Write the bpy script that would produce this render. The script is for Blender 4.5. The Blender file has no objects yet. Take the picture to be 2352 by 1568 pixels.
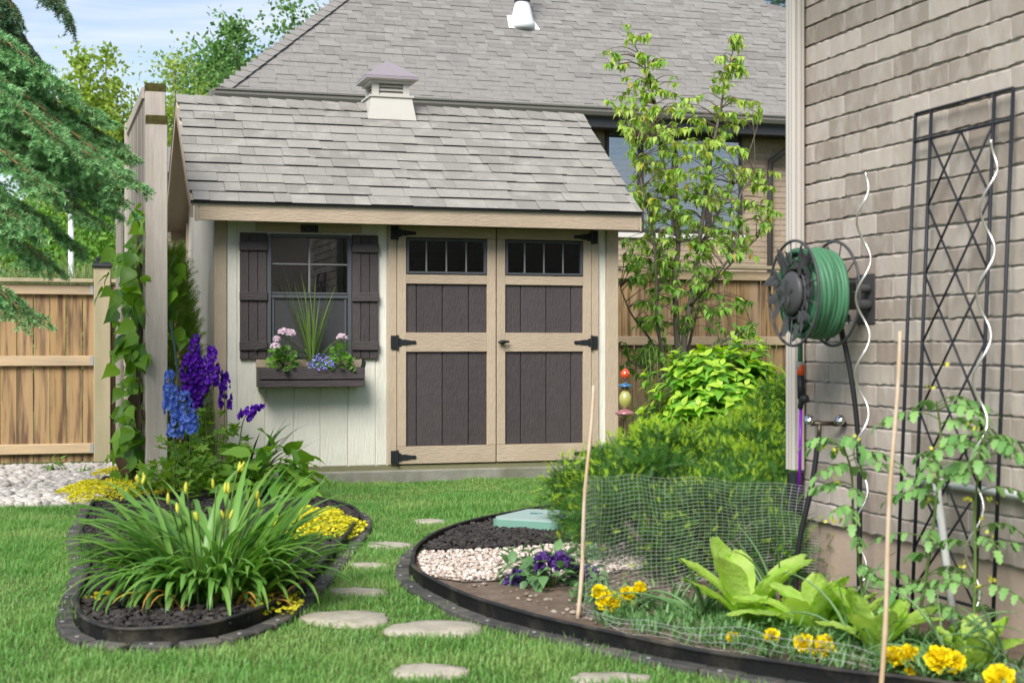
import bpy, math, random
import numpy as np
from mathutils import Vector, Matrix
rng = np.random.default_rng(7); random.seed(7)
SC = bpy.context.scene
COL = SC.collection
pi = math.pi
# ------------------------------------------------------------------ camera
CAMH = 1.05
FPX, CX, CY = 3445.0, 1176.0, 793.0           # the lens in units of a 2352 px wide frame
cam_d = bpy.data.cameras.new('camera'); cam = bpy.data.objects.new('camera', cam_d); COL.objects.link(cam)
cam.location = (0, 0, CAMH); cam.rotation_euler = (math.radians(90), 0, 0)
cam_d.sensor_width = 36.0; cam_d.lens = 36.0*FPX/2352.0
cam_d.shift_y = (CY-783.5)/2352.0
cam_d.clip_start = 0.1; cam_d.clip_end = 2000
cam_d.dof.use_dof = True; cam_d.dof.focus_distance = 11.2; cam_d.dof.aperture_fstop = 4.5
SC.camera = cam
# ------------------------------------------------------------------ world, sun, exposure
SUN_EL, SUN_AZ = math.radians(42), math.radians(200)   # compass: 0 = +Y, clockwise (behind the camera, a little left)
w = bpy.data.worlds.new('World'); SC.world = w; w.use_nodes = True
nt = w.node_tree; nt.nodes.clear()
def wn(t, **k):
    n = nt.nodes.new(t)
    for a, b in k.items(): setattr(n, a, b)
    return n
sky = wn('ShaderNodeTexSky', sky_type='NISHITA', sun_disc=False, sun_elevation=SUN_EL, sun_rotation=SUN_AZ, altitude=100, air_density=1.0, dust_density=.3, ozone_density=2.0)
tc = wn('ShaderNodeTexCoord'); sep = wn('ShaderNodeSeparateXYZ'); nt.links.new(tc.outputs['Generated'], sep.inputs[0])
zc = wn('ShaderNodeMath', operation='MAXIMUM'); nt.links.new(sep.outputs[2], zc.inputs[0]); zc.inputs[1].default_value = 0.0
za = wn('ShaderNodeMath', operation='ADD'); nt.links.new(zc.outputs[0], za.inputs[0]); za.inputs[1].default_value = 0.22
dx = wn('ShaderNodeMath', operation='DIVIDE'); nt.links.new(sep.outputs[0], dx.inputs[0]); nt.links.new(za.outputs[0], dx.inputs[1])
dy = wn('ShaderNodeMath', operation='DIVIDE'); nt.links.new(sep.outputs[1], dy.inputs[0]); nt.links.new(za.outputs[0], dy.inputs[1])
cmb = wn('ShaderNodeCombineXYZ'); nt.links.new(dx.outputs[0], cmb.inputs[0]); nt.links.new(dy.outputs[0], cmb.inputs[1])
mp = wn('ShaderNodeMapping'); nt.links.new(cmb.outputs[0], mp.inputs[0]); mp.inputs['Scale'].default_value = (1.0, 2.6, 1); mp.inputs['Rotation'].default_value = (0, 0, 0.5); mp.inputs['Location'].default_value = (3.1, 1.4, 0)
nz = wn('ShaderNodeTexNoise'); nt.links.new(mp.outputs[0], nz.inputs['Vector']); nz.inputs['Scale'].default_value = 1.5; nz.inputs['Detail'].default_value = 7; nz.inputs['Roughness'].default_value = .58; nz.inputs['Distortion'].default_value = .8
cr = wn('ShaderNodeValToRGB'); nt.links.new(nz.outputs[0], cr.inputs[0])
cr.color_ramp.elements[0].position = .38; cr.color_ramp.elements[0].color = (.10,)*3+(1,)
cr.color_ramp.elements[1].position = .72; cr.color_ramp.elements[1].color = (.9,)*3+(1,)
mx = wn('ShaderNodeMix', data_type='RGBA'); nt.links.new(cr.outputs[0], mx.inputs['Factor']); nt.links.new(sky.outputs[0], mx.inputs['A']); mx.inputs['B'].default_value = (6.2, 6.4, 6.8, 1)
bg = wn('ShaderNodeBackground'); nt.links.new(mx.outputs['Result'], bg.inputs[0]); bg.inputs[1].default_value = 0.075
out = wn('ShaderNodeOutputWorld'); nt.links.new(bg.outputs[0], out.inputs[0])
sd = bpy.data.lights.new('sun', 'SUN'); sun = bpy.data.objects.new('sun', sd); COL.objects.link(sun)
sd.energy = 3.0; sd.angle = math.radians(32); sd.color = (1, .96, .9)
sdir = Vector((math.sin(SUN_AZ)*math.cos(SUN_EL), math.cos(SUN_AZ)*math.cos(SUN_EL), math.sin(SUN_EL)))
sun.rotation_euler = sdir.to_track_quat('Z', 'Y').to_euler(); sun.location = (0, -5, 12)
SC.view_settings.view_transform = 'Standard'; SC.view_settings.look = 'None'; SC.view_settings.gamma = 1.0
SC.view_settings.exposure = 1.1; SC.view_settings.use_curve_mapping = False
SC.render.engine = 'CYCLES'
cy = SC.cycles
cy.use_denoising = True
try: cy.denoiser = 'OPENIMAGEDENOISE'
except Exception: pass
cy.max_bounces = 7; cy.diffuse_bounces = 3; cy.glossy_bounces = 4; cy.transmission_bounces = 5; cy.transparent_max_bounces = 12
cy.caustics_reflective = False; cy.caustics_refractive = False; cy.use_adaptive_sampling = True; cy.adaptive_threshold = .012
# ------------------------------------------------------------------ frames and placing
TH = math.radians(17); CT, ST = math.cos(TH), math.sin(TH)
D0 = 11.74; X0 = (1138-CX)/FPX*D0               # the door joint of the shed, origin of the yard's grid
def Lw(t, o, z=0.0): return (X0+t*CT-o*ST, D0+t*ST+o*CT, z)
def toL(X, Y): return (CT*(X-X0)+ST*(Y-D0), -ST*(X-X0)+CT*(Y-D0))
def at(x, y, D): return np.array([(x-CX)/FPX*D, D, CAMH-(y-CY)/FPX*D])
def gr(x, y, z=0.0):
    D = (CAMH-z)*FPX/(y-CY); return np.array([(x-CX)/FPX*D, D, z])
def Fo(x, y, off):
    px, py = X0-ST*off, D0+CT*off; u = (x-CX)/FPX
    t = (u*py-px)/(CT-u*ST); return t, CAMH-(y-CY)/FPX*(py+t*ST)
# ------------------------------------------------------------------ mesh helpers
class MB:
    def __init__(s): s.v = []; s.f = []; s.n = 0
    def add(s, V, F, m=0):
        V = np.asarray(V, float).reshape(-1, 3)
        for Fk in (F if isinstance(F, list) else [F]):
            s.f.append((np.asarray(Fk, int)+s.n, m))
        s.v.append(V); s.n += len(V); return s
    def box(s, x0, x1, y0, y1, z0, z1, m=0, c=0.0):
        if c <= 0:
            V = [(x, y, z) for z in (z0, z1) for y in (y0, y1) for x in (x0, x1)]
            return s.add(V, np.array([[0, 2, 3, 1], [4, 5, 7, 6], [0, 1, 5, 4], [2, 6, 7, 3], [0, 4, 6, 2], [1, 3, 7, 5]]), m)
        lo = np.array([x0, y0, z0]); hi = np.array([x1, y1, z1]); V = []; idx = {}
        for k in range(8):
            b = [(k >> a) & 1 for a in range(3)]
            for a in range(3):
                p = np.where(b, hi-c, lo+c).astype(float); p[a] = hi[a] if b[a] else lo[a]
                idx[(k, a)] = len(V); V.append(p)
        Q = []; T = []
        for a in range(3):
            o1, o2 = (a+1) % 3, (a+2) % 3
            for sgn in (0, 1):
                ks = [(sgn << a) | (p << o1) | (q << o2) for p, q in ((0, 0), (1, 0), (1, 1), (0, 1))]
                q = [idx[(k, a)] for k in ks]; Q.append(q if sgn else q[::-1])
            for p in (0, 1):
                for q in (0, 1):
                    k0 = (p << o1) | (q << o2); k1 = k0 | (1 << a)
                    e = [idx[(k0, o1)], idx[(k1, o1)], idx[(k1, o2)], idx[(k0, o2)]]
                    Q.append(e if (p ^ q) else e[::-1])
        for k in range(8):
            t = [idx[(k, a)] for a in range(3)]
            T.append(t if bin(k).count('1') % 2 else t[::-1])
        return s.add(V, [np.array(Q), np.array(T)], m)
    def tube(s, P, R, n=8, m=0, cap=True):
        P = np.asarray(P, float); k = len(P); R = np.broadcast_to(np.asarray(R, float), (k,))
        T = np.gradient(P, axis=0); T /= np.linalg.norm(T, axis=1)[:, None]+1e-12
        u = np.cross(T[0], (0, 0, 1.0));
        if np.linalg.norm(u) < 1e-3: u = np.cross(T[0], (0, 1.0, 0))
        u /= np.linalg.norm(u); U = [u]
        for i in range(1, k):
            u = U[-1]-T[i]*np.dot(U[-1], T[i]); u /= np.linalg.norm(u)+1e-12; U.append(u)
        U = np.array(U); W = np.cross(T, U); a = np.arange(n)*2*pi/n
        V = P[:, None]+R[:, None, None]*(U[:, None]*np.cos(a)[None, :, None]+W[:, None]*np.sin(a)[None, :, None])
        i = np.arange(k-1)[:, None]*n; j = np.arange(n)[None]; j2 = (j+1) % n
        F = np.stack([i+j, i+j2, i+n+j2, i+n+j], -1).reshape(-1, 4)
        fs = [F]
        if cap: fs += [np.arange(n)[::-1][None], (np.arange(n)+(k-1)*n)[None]]
        return s.add(V, fs, m)
    def lathe(s, prof, n=24, c=(0, 0, 0), ax=None, m=0):
        prof = np.asarray(prof, float); a = np.arange(n)*2*pi/n; k = len(prof)
        V = np.stack([prof[:, 0][:, None]*np.cos(a), prof[:, 0][:, None]*np.sin(a), np.repeat(prof[:, 1][:, None], n, 1)], -1).reshape(-1, 3)
        if ax is not None: V = V @ np.array(Vector(ax).to_track_quat('Z', 'Y').to_matrix()).T
        V = V+np.asarray(c)
        i = np.arange(k-1)[:, None]*n; j = np.arange(n)[None]; j2 = (j+1) % n
        return s.add(V, [np.stack([i+j, i+j2, i+n+j2, i+n+j], -1).reshape(-1, 4), np.arange(n)[::-1][None], (np.arange(n)+(k-1)*n)[None]], m)
    def prism(s, poly, d, axis=1, a0=0.0, m=0):
        """poly: 2-D outline in the two other axes, extruded along axis from a0 to a0+d"""
        poly = np.asarray(poly, float); n = len(poly); o = [i for i in range(3) if i != axis]
        V = np.zeros((2*n, 3)); V[:n, o] = poly; V[n:, o] = poly; V[:n, axis] = a0; V[n:, axis] = a0+d
        i = np.arange(n); j = (i+1) % n
        return s.add(V, [np.stack([i, j, j+n, i+n], 1), i[::-1][None], (i+n)[None]], m)
    def inst(s, tpl, R, P, S=1.0, m=0):
        tv, tf = tpl; N = len(P)
        if N == 0: return s
        S = np.broadcast_to(np.asarray(S, float), (N,))
        V = np.einsum('nij,mj->nmi', R, tv)*S[:, None, None]+np.asarray(P)[:, None, :]
        off = (np.arange(N)*len(tv))[:, None, None]
        return s.add(V, [(np.asarray(f)[None]+off).reshape(-1, np.asarray(f).shape[1]) for f in tf], m)
    def mesh(s, name, smooth=False):
        me = bpy.data.meshes.new(name)
        V = np.concatenate(s.v) if s.v else np.zeros((0, 3))
        me.vertices.add(len(V)); me.vertices.foreach_set('co', V.astype(np.float32).ravel())
        cnt = np.concatenate([np.full(len(f), f.shape[1]) for f, _ in s.f]).astype(np.int32)
        li = np.concatenate([f.ravel() for f, _ in s.f]).astype(np.int32)
        mi = np.concatenate([np.full(len(f), m) for f, m in s.f]).astype(np.int32)
        me.loops.add(len(li)); me.loops.foreach_set('vertex_index', li)
        me.polygons.add(len(cnt)); st = np.concatenate([[0], np.cumsum(cnt)[:-1]]).astype(np.int32)
        me.polygons.foreach_set('loop_start', st); me.polygons.foreach_set('loop_total', cnt); me.polygons.foreach_set('material_index', mi)
        me.polygons.foreach_set('use_smooth', np.full(len(cnt), smooth))
        me.update(calc_edges=True); me.validate(); return me
def link(name, me, mats, parent=None, loc=(0, 0, 0), rot=(0, 0, 0), scale=None, kind=None):
    if isinstance(me, MB): me = me.mesh(name, getattr(me, 'smooth', False))
    if not len(me.materials):
        for m in (mats if isinstance(mats, (list, tuple)) else [mats]): me.materials.append(m)
    o = bpy.data.objects.new(name, me); COL.objects.link(o); o.parent = parent
    o.location = loc; o.rotation_euler = rot
    if scale is not None: o.scale = scale
    if kind: o['kind'] = kind
    return o
def tag(o, label, cat=None, group=None, kind=None):
    if label: o['label'] = label
    if cat: o['category'] = cat
    if group: o['group'] = group
    if kind: o['kind'] = kind
    return o
def thing(name, label, cat, loc=(0, 0, 0), rz=0.0, group=None):
    o = bpy.data.objects.new(name, None); COL.objects.link(o); o.location = [float(v) for v in loc]; o.rotation_euler = (0, 0, rz)
    o.empty_display_size = .1
    return tag(o, label, cat, group)
class YG:
    """a thing standing on the yard's grid: children are given in grid coordinates (t, o, z)"""
    def __init__(s, name, label, cat, t, o, group=None):
        s.e = thing(name, label, cat, Lw(t, o, 0), TH, group); s.off = (-t, -o, 0)
    def put(s, name, mb, mats, parent=None, **k):
        return link(name, mb, mats, parent or s.e, loc=(0, 0, 0) if parent else s.off, **k)
    def piece(s, name, me, mats, loc, parent=None, **k):
        l = loc if parent else tuple(np.add(loc, s.off)); return link(name, me, mats, parent or s.e, loc=l, **k)
def frames(d, up=(0, 0, 1.0)):
    d = np.asarray(d, float); y = d/(np.linalg.norm(d, axis=1)[:, None]+1e-9)
    up = np.broadcast_to(np.asarray(up, float), d.shape)
    x = np.cross(y, up); bad = np.linalg.norm(x, axis=1) < 1e-3; x[bad] = (1, 0, 0)
    x /= np.linalg.norm(x, axis=1)[:, None]; z = np.cross(x, y)
    return np.stack([x, y, z], -1)
def rdir(n, zmin=-1.0, zmax=1.0):
    z = rng.uniform(zmin, zmax, n); a = rng.uniform(0, 2*pi, n); r = np.sqrt(1-z*z); return np.stack([r*np.cos(a), r*np.sin(a), z], 1)
def leaf_tpl(w, fold=.25, droop=.25, wave=0.0):
    """leaf of length 1 along +Y; w: half widths at even stations (0 at the tip)"""
    w = np.asarray(w, float); n = len(w); y = np.linspace(0, 1, n); z = -droop*y*y
    V = np.zeros((n, 3, 3)); V[:, 0] = np.stack([-w, y-.0*w, z+fold*w+wave*np.sin(np.arange(n)*2.1)*w], 1); V[:, 1] = np.stack([0*w, y, z], 1); V[:, 2] = np.stack([w, y, z+fold*w+wave*np.sin(np.arange(n)*1.7+1)*w], 1)
    i = np.arange(n-1)[:, None]*3; F = np.concatenate([np.concatenate([i, i+1, i+4, i+3], 1), np.concatenate([i+1, i+2, i+5, i+4], 1)])
    return V.reshape(-1, 3), [F]
def fan_tpl(rad, cup=.12, k=None):
    """roundish or lobed leaf: radius per angle, stalk at the origin, blade along +Y"""
    rad = np.asarray(rad, float); n = len(rad); a = np.linspace(-pi*.93, pi*.93, n)
    V = np.concatenate([[(0, .0, 0)], np.stack([rad*np.sin(a), rad*np.cos(a), cup*rad*rad], 1)])
    V[:, 1] += .25
    return V, [np.stack([np.zeros(n-1, int), np.arange(n-1)+2, np.arange(n-1)+1], 1)]
def needle_tpl(w=.04): return np.array([(-w, 0, 0), (w, 0, 0), (0, 1.0, 0)]), [np.array([[0, 1, 2]])]
def ribbons(mb, B, az, e0, k, L, wd, n=6, fold=.25, prof=None, p=1.4, m=0):
    B = np.asarray(B, float); N = len(B); s = np.linspace(0, 1, n+1)
    el = np.asarray(e0)[:, None]-np.asarray(k)[:, None]*s[None]**p; az = np.asarray(az)
    d = np.stack([np.cos(el)*np.cos(az)[:, None], np.cos(el)*np.sin(az)[:, None], np.sin(el)], -1)*(np.asarray(L)/n)[:, None, None]
    P = B[:, None]+np.concatenate([np.zeros((N, 1, 3)), np.cumsum((d[:, 1:]+d[:, :-1])/2, 1)], 1)
    side = np.stack([-np.sin(az), np.cos(az), 0*az], -1)[:, None]; nr = np.stack([-np.sin(el)*np.cos(az)[:, None], -np.sin(el)*np.sin(az)[:, None], np.cos(el)], -1)
    pr = np.interp(s, np.linspace(0, 1, 7), [.55, .9, 1, .95, .8, .5, .03] if prof is None else prof)
    hw = (np.asarray(wd)[:, None]*pr[None]/2)[..., None]
    V = np.stack([P-side*hw+nr*hw*fold, P, P+side*hw+nr*hw*fold], 2).reshape(-1, 3)
    i = (np.arange(N)*(n+1)*3)[:, None]+(np.arange(n)*3)[None]; i = i.reshape(-1, 1)
    mb.add(V, np.concatenate([np.concatenate([i, i+1, i+4, i+3], 1), np.concatenate([i+1, i+2, i+5, i+4], 1)]), m)
    return P
def inpoly(X, Y, poly):
    poly = np.asarray(poly)[:, :2]; c = np.zeros(len(X), bool); j = len(poly)-1
    for i in range(len(poly)):
        xi, yi = poly[i]; xj, yj = poly[j]
        c ^= ((yi > Y) != (yj > Y)) & (X < (xj-xi)*(Y-yi)/(yj-yi+1e-12)+xi); j = i
    return c
def smooth_line(P, n=8, closed=False):
    P = np.asarray(P, float); k = len(P); Q = []
    for i in range(k if closed else k-1):
        a, b, c, d = (P[(i+q) % k] if closed else P[min(max(i+q, 0), k-1)] for q in (-1, 0, 1, 2))
        for t in np.arange(n)/n: Q.append(.5*(2*b+(c-a)*t+(2*a-5*b+4*c-d)*t*t+(3*b-3*c+d-a)*t**3))
    if not closed: Q.append(P[-1])
    return np.array(Q)
# ------------------------------------------------------------------ materials
MATS = {}
def pm(name, col, rough=.7, col2=None, c2scale=3.0, c2pos=(.4, .65), var=.12, vscale=12, stretch=(1, 1, 1), objv=0.0, islv=0.0, bump=0.0, bscale=80, bst=None, spec=.25, metal=0.0, space='Object', coat=0.0, rcol=None, icol=None):
    if name in MATS: return MATS[name]
    m = bpy.data.materials.new(name); m.use_nodes = True; t = m.node_tree; N = t.nodes; Lk = t.links
    b = N['Principled BSDF']; b.inputs['Roughness'].default_value = rough; b.inputs['Specular IOR Level'].default_value = spec; b.inputs['Metallic'].default_value = metal
    if coat: b.inputs['Coat Weight'].default_value = coat
    oi = N.new('ShaderNodeObjectInfo'); ge = N.new('ShaderNodeNewGeometry')
    if space == 'Object':
        co = N.new('ShaderNodeTexCoord').outputs['Object']
        ad = N.new('ShaderNodeVectorMath'); ad.operation = 'ADD'; sc = N.new('ShaderNodeMath'); sc.operation = 'MULTIPLY'; sc.inputs[1].default_value = 53.0
        Lk.new(oi.outputs['Random'], sc.inputs[0]); Lk.new(co, ad.inputs[0]); Lk.new(sc.outputs[0], ad.inputs[1]); vec = ad.outputs[0]
    else: vec = ge.outputs['Position']
    def noise(scale, st, detail=4, rough=.6):
        mp = N.new('ShaderNodeMapping'); mp.inputs['Scale'].default_value = st; Lk.new(vec, mp.inputs[0])
        n = N.new('ShaderNodeTexNoise'); n.inputs['Scale'].default_value = scale; n.inputs['Detail'].default_value = detail; n.inputs['Roughness'].default_value = rough; Lk.new(mp.outputs[0], n.inputs['Vector']); return n.outputs[0]
    rgb = N.new('ShaderNodeRGB'); rgb.outputs[0].default_value = (*col, 1); c = rgb.outputs[0]
    def mixc(a, bcol, fac):
        x = N.new('ShaderNodeMix'); x.data_type = 'RGBA'; Lk.new(a, x.inputs['A']); x.inputs['B'].default_value = (*bcol, 1); Lk.new(fac, x.inputs['Factor']); return x.outputs['Result']
    if rcol: c = mixc(c, rcol, oi.outputs['Random'])
    if icol: c = mixc(c, icol, ge.outputs['Random Per Island'])
    if col2:
        r = N.new('ShaderNodeMapRange'); Lk.new(noise(c2scale, stretch), r.inputs[0]); r.inputs[1].default_value, r.inputs[2].default_value = c2pos; c = mixc(c, col2, r.outputs[0])
    hs = N.new('ShaderNodeHueSaturation'); Lk.new(c, hs.inputs['Color'])
    val = None
    def term(src, amp):
        a = N.new('ShaderNodeMath'); a.operation = 'MULTIPLY_ADD'; Lk.new(src, a.inputs[0]); a.inputs[1].default_value = 2*amp
        if val is None: a.inputs[2].default_value = 1-amp
        else:
            q = N.new('ShaderNodeMath'); q.operation = 'SUBTRACT'; Lk.new(val, q.inputs[0]); q.inputs[1].default_value = amp; Lk.new(q.outputs[0], a.inputs[2])
        return a.outputs[0]
    if var: val = term(noise(vscale, stretch, 6, .65), var)
    if objv: val = term(oi.outputs['Random'], objv)
    if islv: val = term(ge.outputs['Random Per Island'], islv)
    if val is not None: Lk.new(val, hs.inputs['Value'])
    Lk.new(hs.outputs[0], b.inputs['Base Color'])
    if bump:
        bp = N.new('ShaderNodeBump'); bp.inputs['Strength'].default_value = bump; bp.inputs['Distance'].default_value = .01
        Lk.new(noise(bscale, bst or stretch, 5, .7), bp.inputs['Height']); Lk.new(bp.outputs[0], b.inputs['Normal'])
    MATS[name] = m; return m
def leafm(name, c1, c2, trans=.35, rough=.5, spec=.35, c3=None, patch=None, pscale=1.5, bump=0.0, bscale=40):
    if name in MATS: return MATS[name]
    m = bpy.data.materials.new(name); m.use_nodes = True; t = m.node_tree; N = t.nodes; Lk = t.links
    b = N['Principled BSDF']; b.inputs['Roughness'].default_value = rough; b.inputs['Specular IOR Level'].default_value = spec
    ge = N.new('ShaderNodeNewGeometry'); r = N.new('ShaderNodeValToRGB'); Lk.new(ge.outputs['Random Per Island'], r.inputs[0])
    r.color_ramp.elements[0].color = (*c1, 1); r.color_ramp.elements[1].color = (*c2, 1)
    if c3: e = r.color_ramp.elements.new(.93); e.color = (*c2, 1); r.color_ramp.elements[-1].position = .97; r.color_ramp.elements[-1].color = (*c3, 1)
    col = r.outputs[0]
    if patch:
        n = N.new('ShaderNodeTexNoise'); n.inputs['Scale'].default_value = pscale; n.inputs['Detail'].default_value = 3; Lk.new(ge.outputs['Position'], n.inputs['Vector'])
        mr = N.new('ShaderNodeMapRange'); mr.inputs[1].default_value = .42; mr.inputs[2].default_value = .74; Lk.new(n.outputs[0], mr.inputs[0])
        x = N.new('ShaderNodeMix'); x.data_type = 'RGBA'; Lk.new(col, x.inputs['A']); x.inputs['B'].default_value = (*patch, 1); Lk.new(mr.outputs[0], x.inputs['Factor']); col = x.outputs['Result']
    Lk.new(col, b.inputs['Base Color'])
    if bump:
        n2 = N.new('ShaderNodeTexNoise'); n2.inputs['Scale'].default_value = bscale; n2.inputs['Detail'].default_value = 3; Lk.new(ge.outputs['Position'], n2.inputs['Vector']); bp = N.new('ShaderNodeBump'); bp.inputs['Strength'].default_value = bump; bp.inputs['Distance'].default_value = .02; Lk.new(n2.outputs[0], bp.inputs['Height']); Lk.new(bp.outputs[0], b.inputs['Normal'])
    tr = N.new('ShaderNodeBsdfTranslucent'); hs = N.new('ShaderNodeHueSaturation'); hs.inputs['Saturation'].default_value = 1.1; hs.inputs['Value'].default_value = 1.35; hs.inputs['Hue'].default_value = .49
    Lk.new(col, hs.inputs['Color']); Lk.new(hs.outputs[0], tr.inputs[0])
    ms = N.new('ShaderNodeMixShader'); ms.inputs[0].default_value = trans; Lk.new(b.outputs[0], ms.inputs[1]); Lk.new(tr.outputs[0], ms.inputs[2])
    Lk.new(ms.outputs[0], N['Material Output'].inputs[0]); MATS[name] = m; return m
def glassm(name, tint, refl=1.0, rough=.01, alpha_grey=None):
    m = bpy.data.materials.new(name); m.use_nodes = True; t = m.node_tree; N = t.nodes; Lk = t.links; N.remove(N['Principled BSDF'])
    tr = N.new('ShaderNodeBsdfTransparent'); tr.inputs[0].default_value = (*tint, 1); gl = N.new('ShaderNodeBsdfGlossy'); gl.inputs['Roughness'].default_value = rough; gl.inputs[0].default_value = (.95, .97, 1, 1)
    fr = N.new('ShaderNodeFresnel'); fr.inputs[0].default_value = 1.6; mu = N.new('ShaderNodeMath'); mu.operation = 'MULTIPLY_ADD'; mu.inputs[1].default_value = refl; mu.inputs[2].default_value = .04; Lk.new(fr.outputs[0], mu.inputs[0])
    ms = N.new('ShaderNodeMixShader'); Lk.new(mu.outputs[0], ms.inputs[0]); Lk.new(tr.outputs[0], ms.inputs[1]); Lk.new(gl.outputs[0], ms.inputs[2]); last = ms
    if alpha_grey:
        df = N.new('ShaderNodeBsdfDiffuse'); df.inputs[0].default_value = (*alpha_grey[0], 1); m2 = N.new('ShaderNodeMixShader'); m2.inputs[0].default_value = alpha_grey[1]; Lk.new(ms.outputs[0], m2.inputs[1]); Lk.new(df.outputs[0], m2.inputs[2]); last = m2
    Lk.new(last.outputs[0], N['Material Output'].inputs[0]); return m
def brickm(name, c1, c2, mortar, bw=.25, bh=.085):
    m = bpy.data.materials.new(name); m.use_nodes = True; t = m.node_tree; N = t.nodes; Lk = t.links; b = N['Principled BSDF']; b.inputs['Roughness'].default_value = .9; b.inputs['Specular IOR Level'].default_value = .1
    co = N.new('ShaderNodeTexCoord'); sp = N.new('ShaderNodeSeparateXYZ'); Lk.new(co.outputs['Object'], sp.inputs[0])
    ad = N.new('ShaderNodeMath'); ad.operation = 'ADD'; Lk.new(sp.outputs[0], ad.inputs[0]); Lk.new(sp.outputs[1], ad.inputs[1])
    cb = N.new('ShaderNodeCombineXYZ'); Lk.new(ad.outputs[0], cb.inputs[0]); Lk.new(sp.outputs[2], cb.inputs[1])
    br = N.new('ShaderNodeTexBrick'); Lk.new(cb.outputs[0], br.inputs['Vector']); br.inputs['Color1'].default_value = (*c1, 1); br.inputs['Color2'].default_value = (*c2, 1); br.inputs['Mortar'].default_value = (*mortar, 1)
    br.inputs['Scale'].default_value = 1; br.inputs['Brick Width'].default_value = bw; br.inputs['Row Height'].default_value = bh; br.inputs['Mortar Size'].default_value = .006; br.inputs['Mortar Smooth'].default_value = .2
    Lk.new(br.outputs[0], b.inputs['Base Color']); bp = N.new('ShaderNodeBump'); bp.invert = True; bp.inputs['Distance'].default_value = .01; Lk.new(br.outputs['Fac'], bp.inputs['Height']); Lk.new(bp.outputs[0], b.inputs['Normal']); return m
CREAM = pm('cream_paint', (.66, .64, .56), .62, var=.09, vscale=9, bump=.8, bscale=70, bst=(1, 1, .12), col2=(.56, .54, .45), c2scale=1.2, c2pos=(.5, .8))
TAN = pm('tan_paint', (.42, .335, .245), .62, var=.13, vscale=9, bump=.8, bscale=60, bst=(.25, 1, 1.6), col2=(.38, .30, .22), c2scale=2, objv=.04)
TANV = pm('tan_paint_upright', (.42, .335, .245), .62, var=.13, vscale=9, bump=.8, bscale=60, bst=(1.6, 1, .25), objv=.04)
DARK = pm('dark_brown_paint', (.062, .051, .053), .55, var=.24, vscale=14, bump=.9, bscale=55, bst=(1.5, 1, .35), objv=.1)
DARKH = pm('dark_brown_paint_level', (.062, .051, .053), .55, var=.24, vscale=14, bump=.9, bscale=50, bst=(.2, 1, 1.8), objv=.1)
CHAR = pm('charcoal_vinyl', (.075, .08, .09), .4, var=.05)
IRON = pm('black_iron', (.018, .02, .022), .45, var=.2, vscale=30, bump=.15)
CONC = pm('concrete', (.25, .24, .21), .9, col2=(.15, .15, .11), c2scale=2.5, var=.16, vscale=25, bump=.5, bscale=60)
SILLW = pm('treated_sill', (.17, .16, .09), .85, var=.2, vscale=20)
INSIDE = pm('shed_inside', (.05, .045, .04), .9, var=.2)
ASPH = pm('asphalt_shingle', (.215, .204, .186), .95, rcol=(.278, .268, .243), col2=(.33, .32, .288), c2scale=5, c2pos=(.5, .75), var=.34, vscale=75, bump=.5, bscale=120, spec=.08, space='Position')
ASPHJ = pm('asphalt_shingle_far', (.178, .168, .158), .95, icol=(.232, .222, .209), var=.25, vscale=9, bump=.3, bscale=60, spec=.1, space='Position')
TAR = pm('shingle_edge', (.02, .02, .022), .9)
# ================================================================== ground
LAWN = pm('lawn_soil', (.055, .085, .022), .95, col2=(.11, .10, .05), c2scale=.9, c2pos=(.5, .75), var=.3, vscale=30, space='Position')
SOIL = pm('garden_soil', (.115, .082, .058), .95, col2=(.17, .13, .10), c2scale=9, var=.35, vscale=45, bump=1.0, bscale=35, space='Position')
MULCHB = pm('mulch_base', (.022, .020, .019), .95, var=.4, vscale=60, bump=1.0, bscale=50, space='Position')
GRAVB = pm('gravel_base', (.30, .25, .21), .95, var=.3, vscale=60, bump=1.0, bscale=50, space='Position')
n = 60; r = np.concatenate([[0], np.geomspace(3, 900, 26)]); a = np.arange(n)*2*pi/n
V = [(0, 8, 0)]; 
for q in r[1:]:
    for b in a: V.append((q*math.cos(b), 8+q*math.sin(b), 0))
T = [(0, 1+i, 1+(i+1) % n) for i in range(n)]; Q = [(1+k*n+i, 1+(k+1)*n+i, 1+(k+1)*n+(i+1) % n, 1+k*n+(i+1) % n) for k in range(len(r)-2) for i in range(n)]
tag(link('lawn', MB().add(V, [np.array(T), np.array(Q)]), LAWN), 'mown green lawn running between the two planting beds', kind='structure')
LB = smooth_line([(-2.64, 9.47), (-2.342, 8.18), (-2.203, 7.713), (-1.90, 6.736), (-1.65, 5.70), (-1.46, 5.28), (-1.24, 5.19), (-1.03, 5.32), (-.895, 5.85), (-.87, 6.75), (-.865, 8.0), (-.90, 8.75), (-1.02, 9.25), (-1.35, 9.9), (-1.62, 10.55), (-1.75, 11.05)], 6)
LBP = np.concatenate([LB, [(-2.35, 10.95), (-3.0, 13.0), (-3.3, 12.6), (-3.05, 11.0)]])
RB = smooth_line([(.60, 9.9), (.393, 9.395), (.089, 8.998), (-.299, 8.184), (-.445, 7.5), (-.459, 6.997), (-.398, 6.494), (-.127, 5.769), (.191, 5.304), (.596, 4.842), (.954, 4.539), (1.3, 4.3), (1.9, 3.8)], 6)
RBP = np.concatenate([RB, [(2.1, 3.8), (1.40, 6.3), (1.30, 6.7), (4.0, 7.45), (5.0, 14.0), (1.3, 13.5), (1.02, 12.1), (.98, 11.2)]])
PBP = np.array([(-5.2, 9.35), (-3.28, 9.6), (-2.72, 9.72), (-2.8, 11), (-3.0, 12), (-2.6, 13.35), (-6.5, 12.2)])
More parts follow.
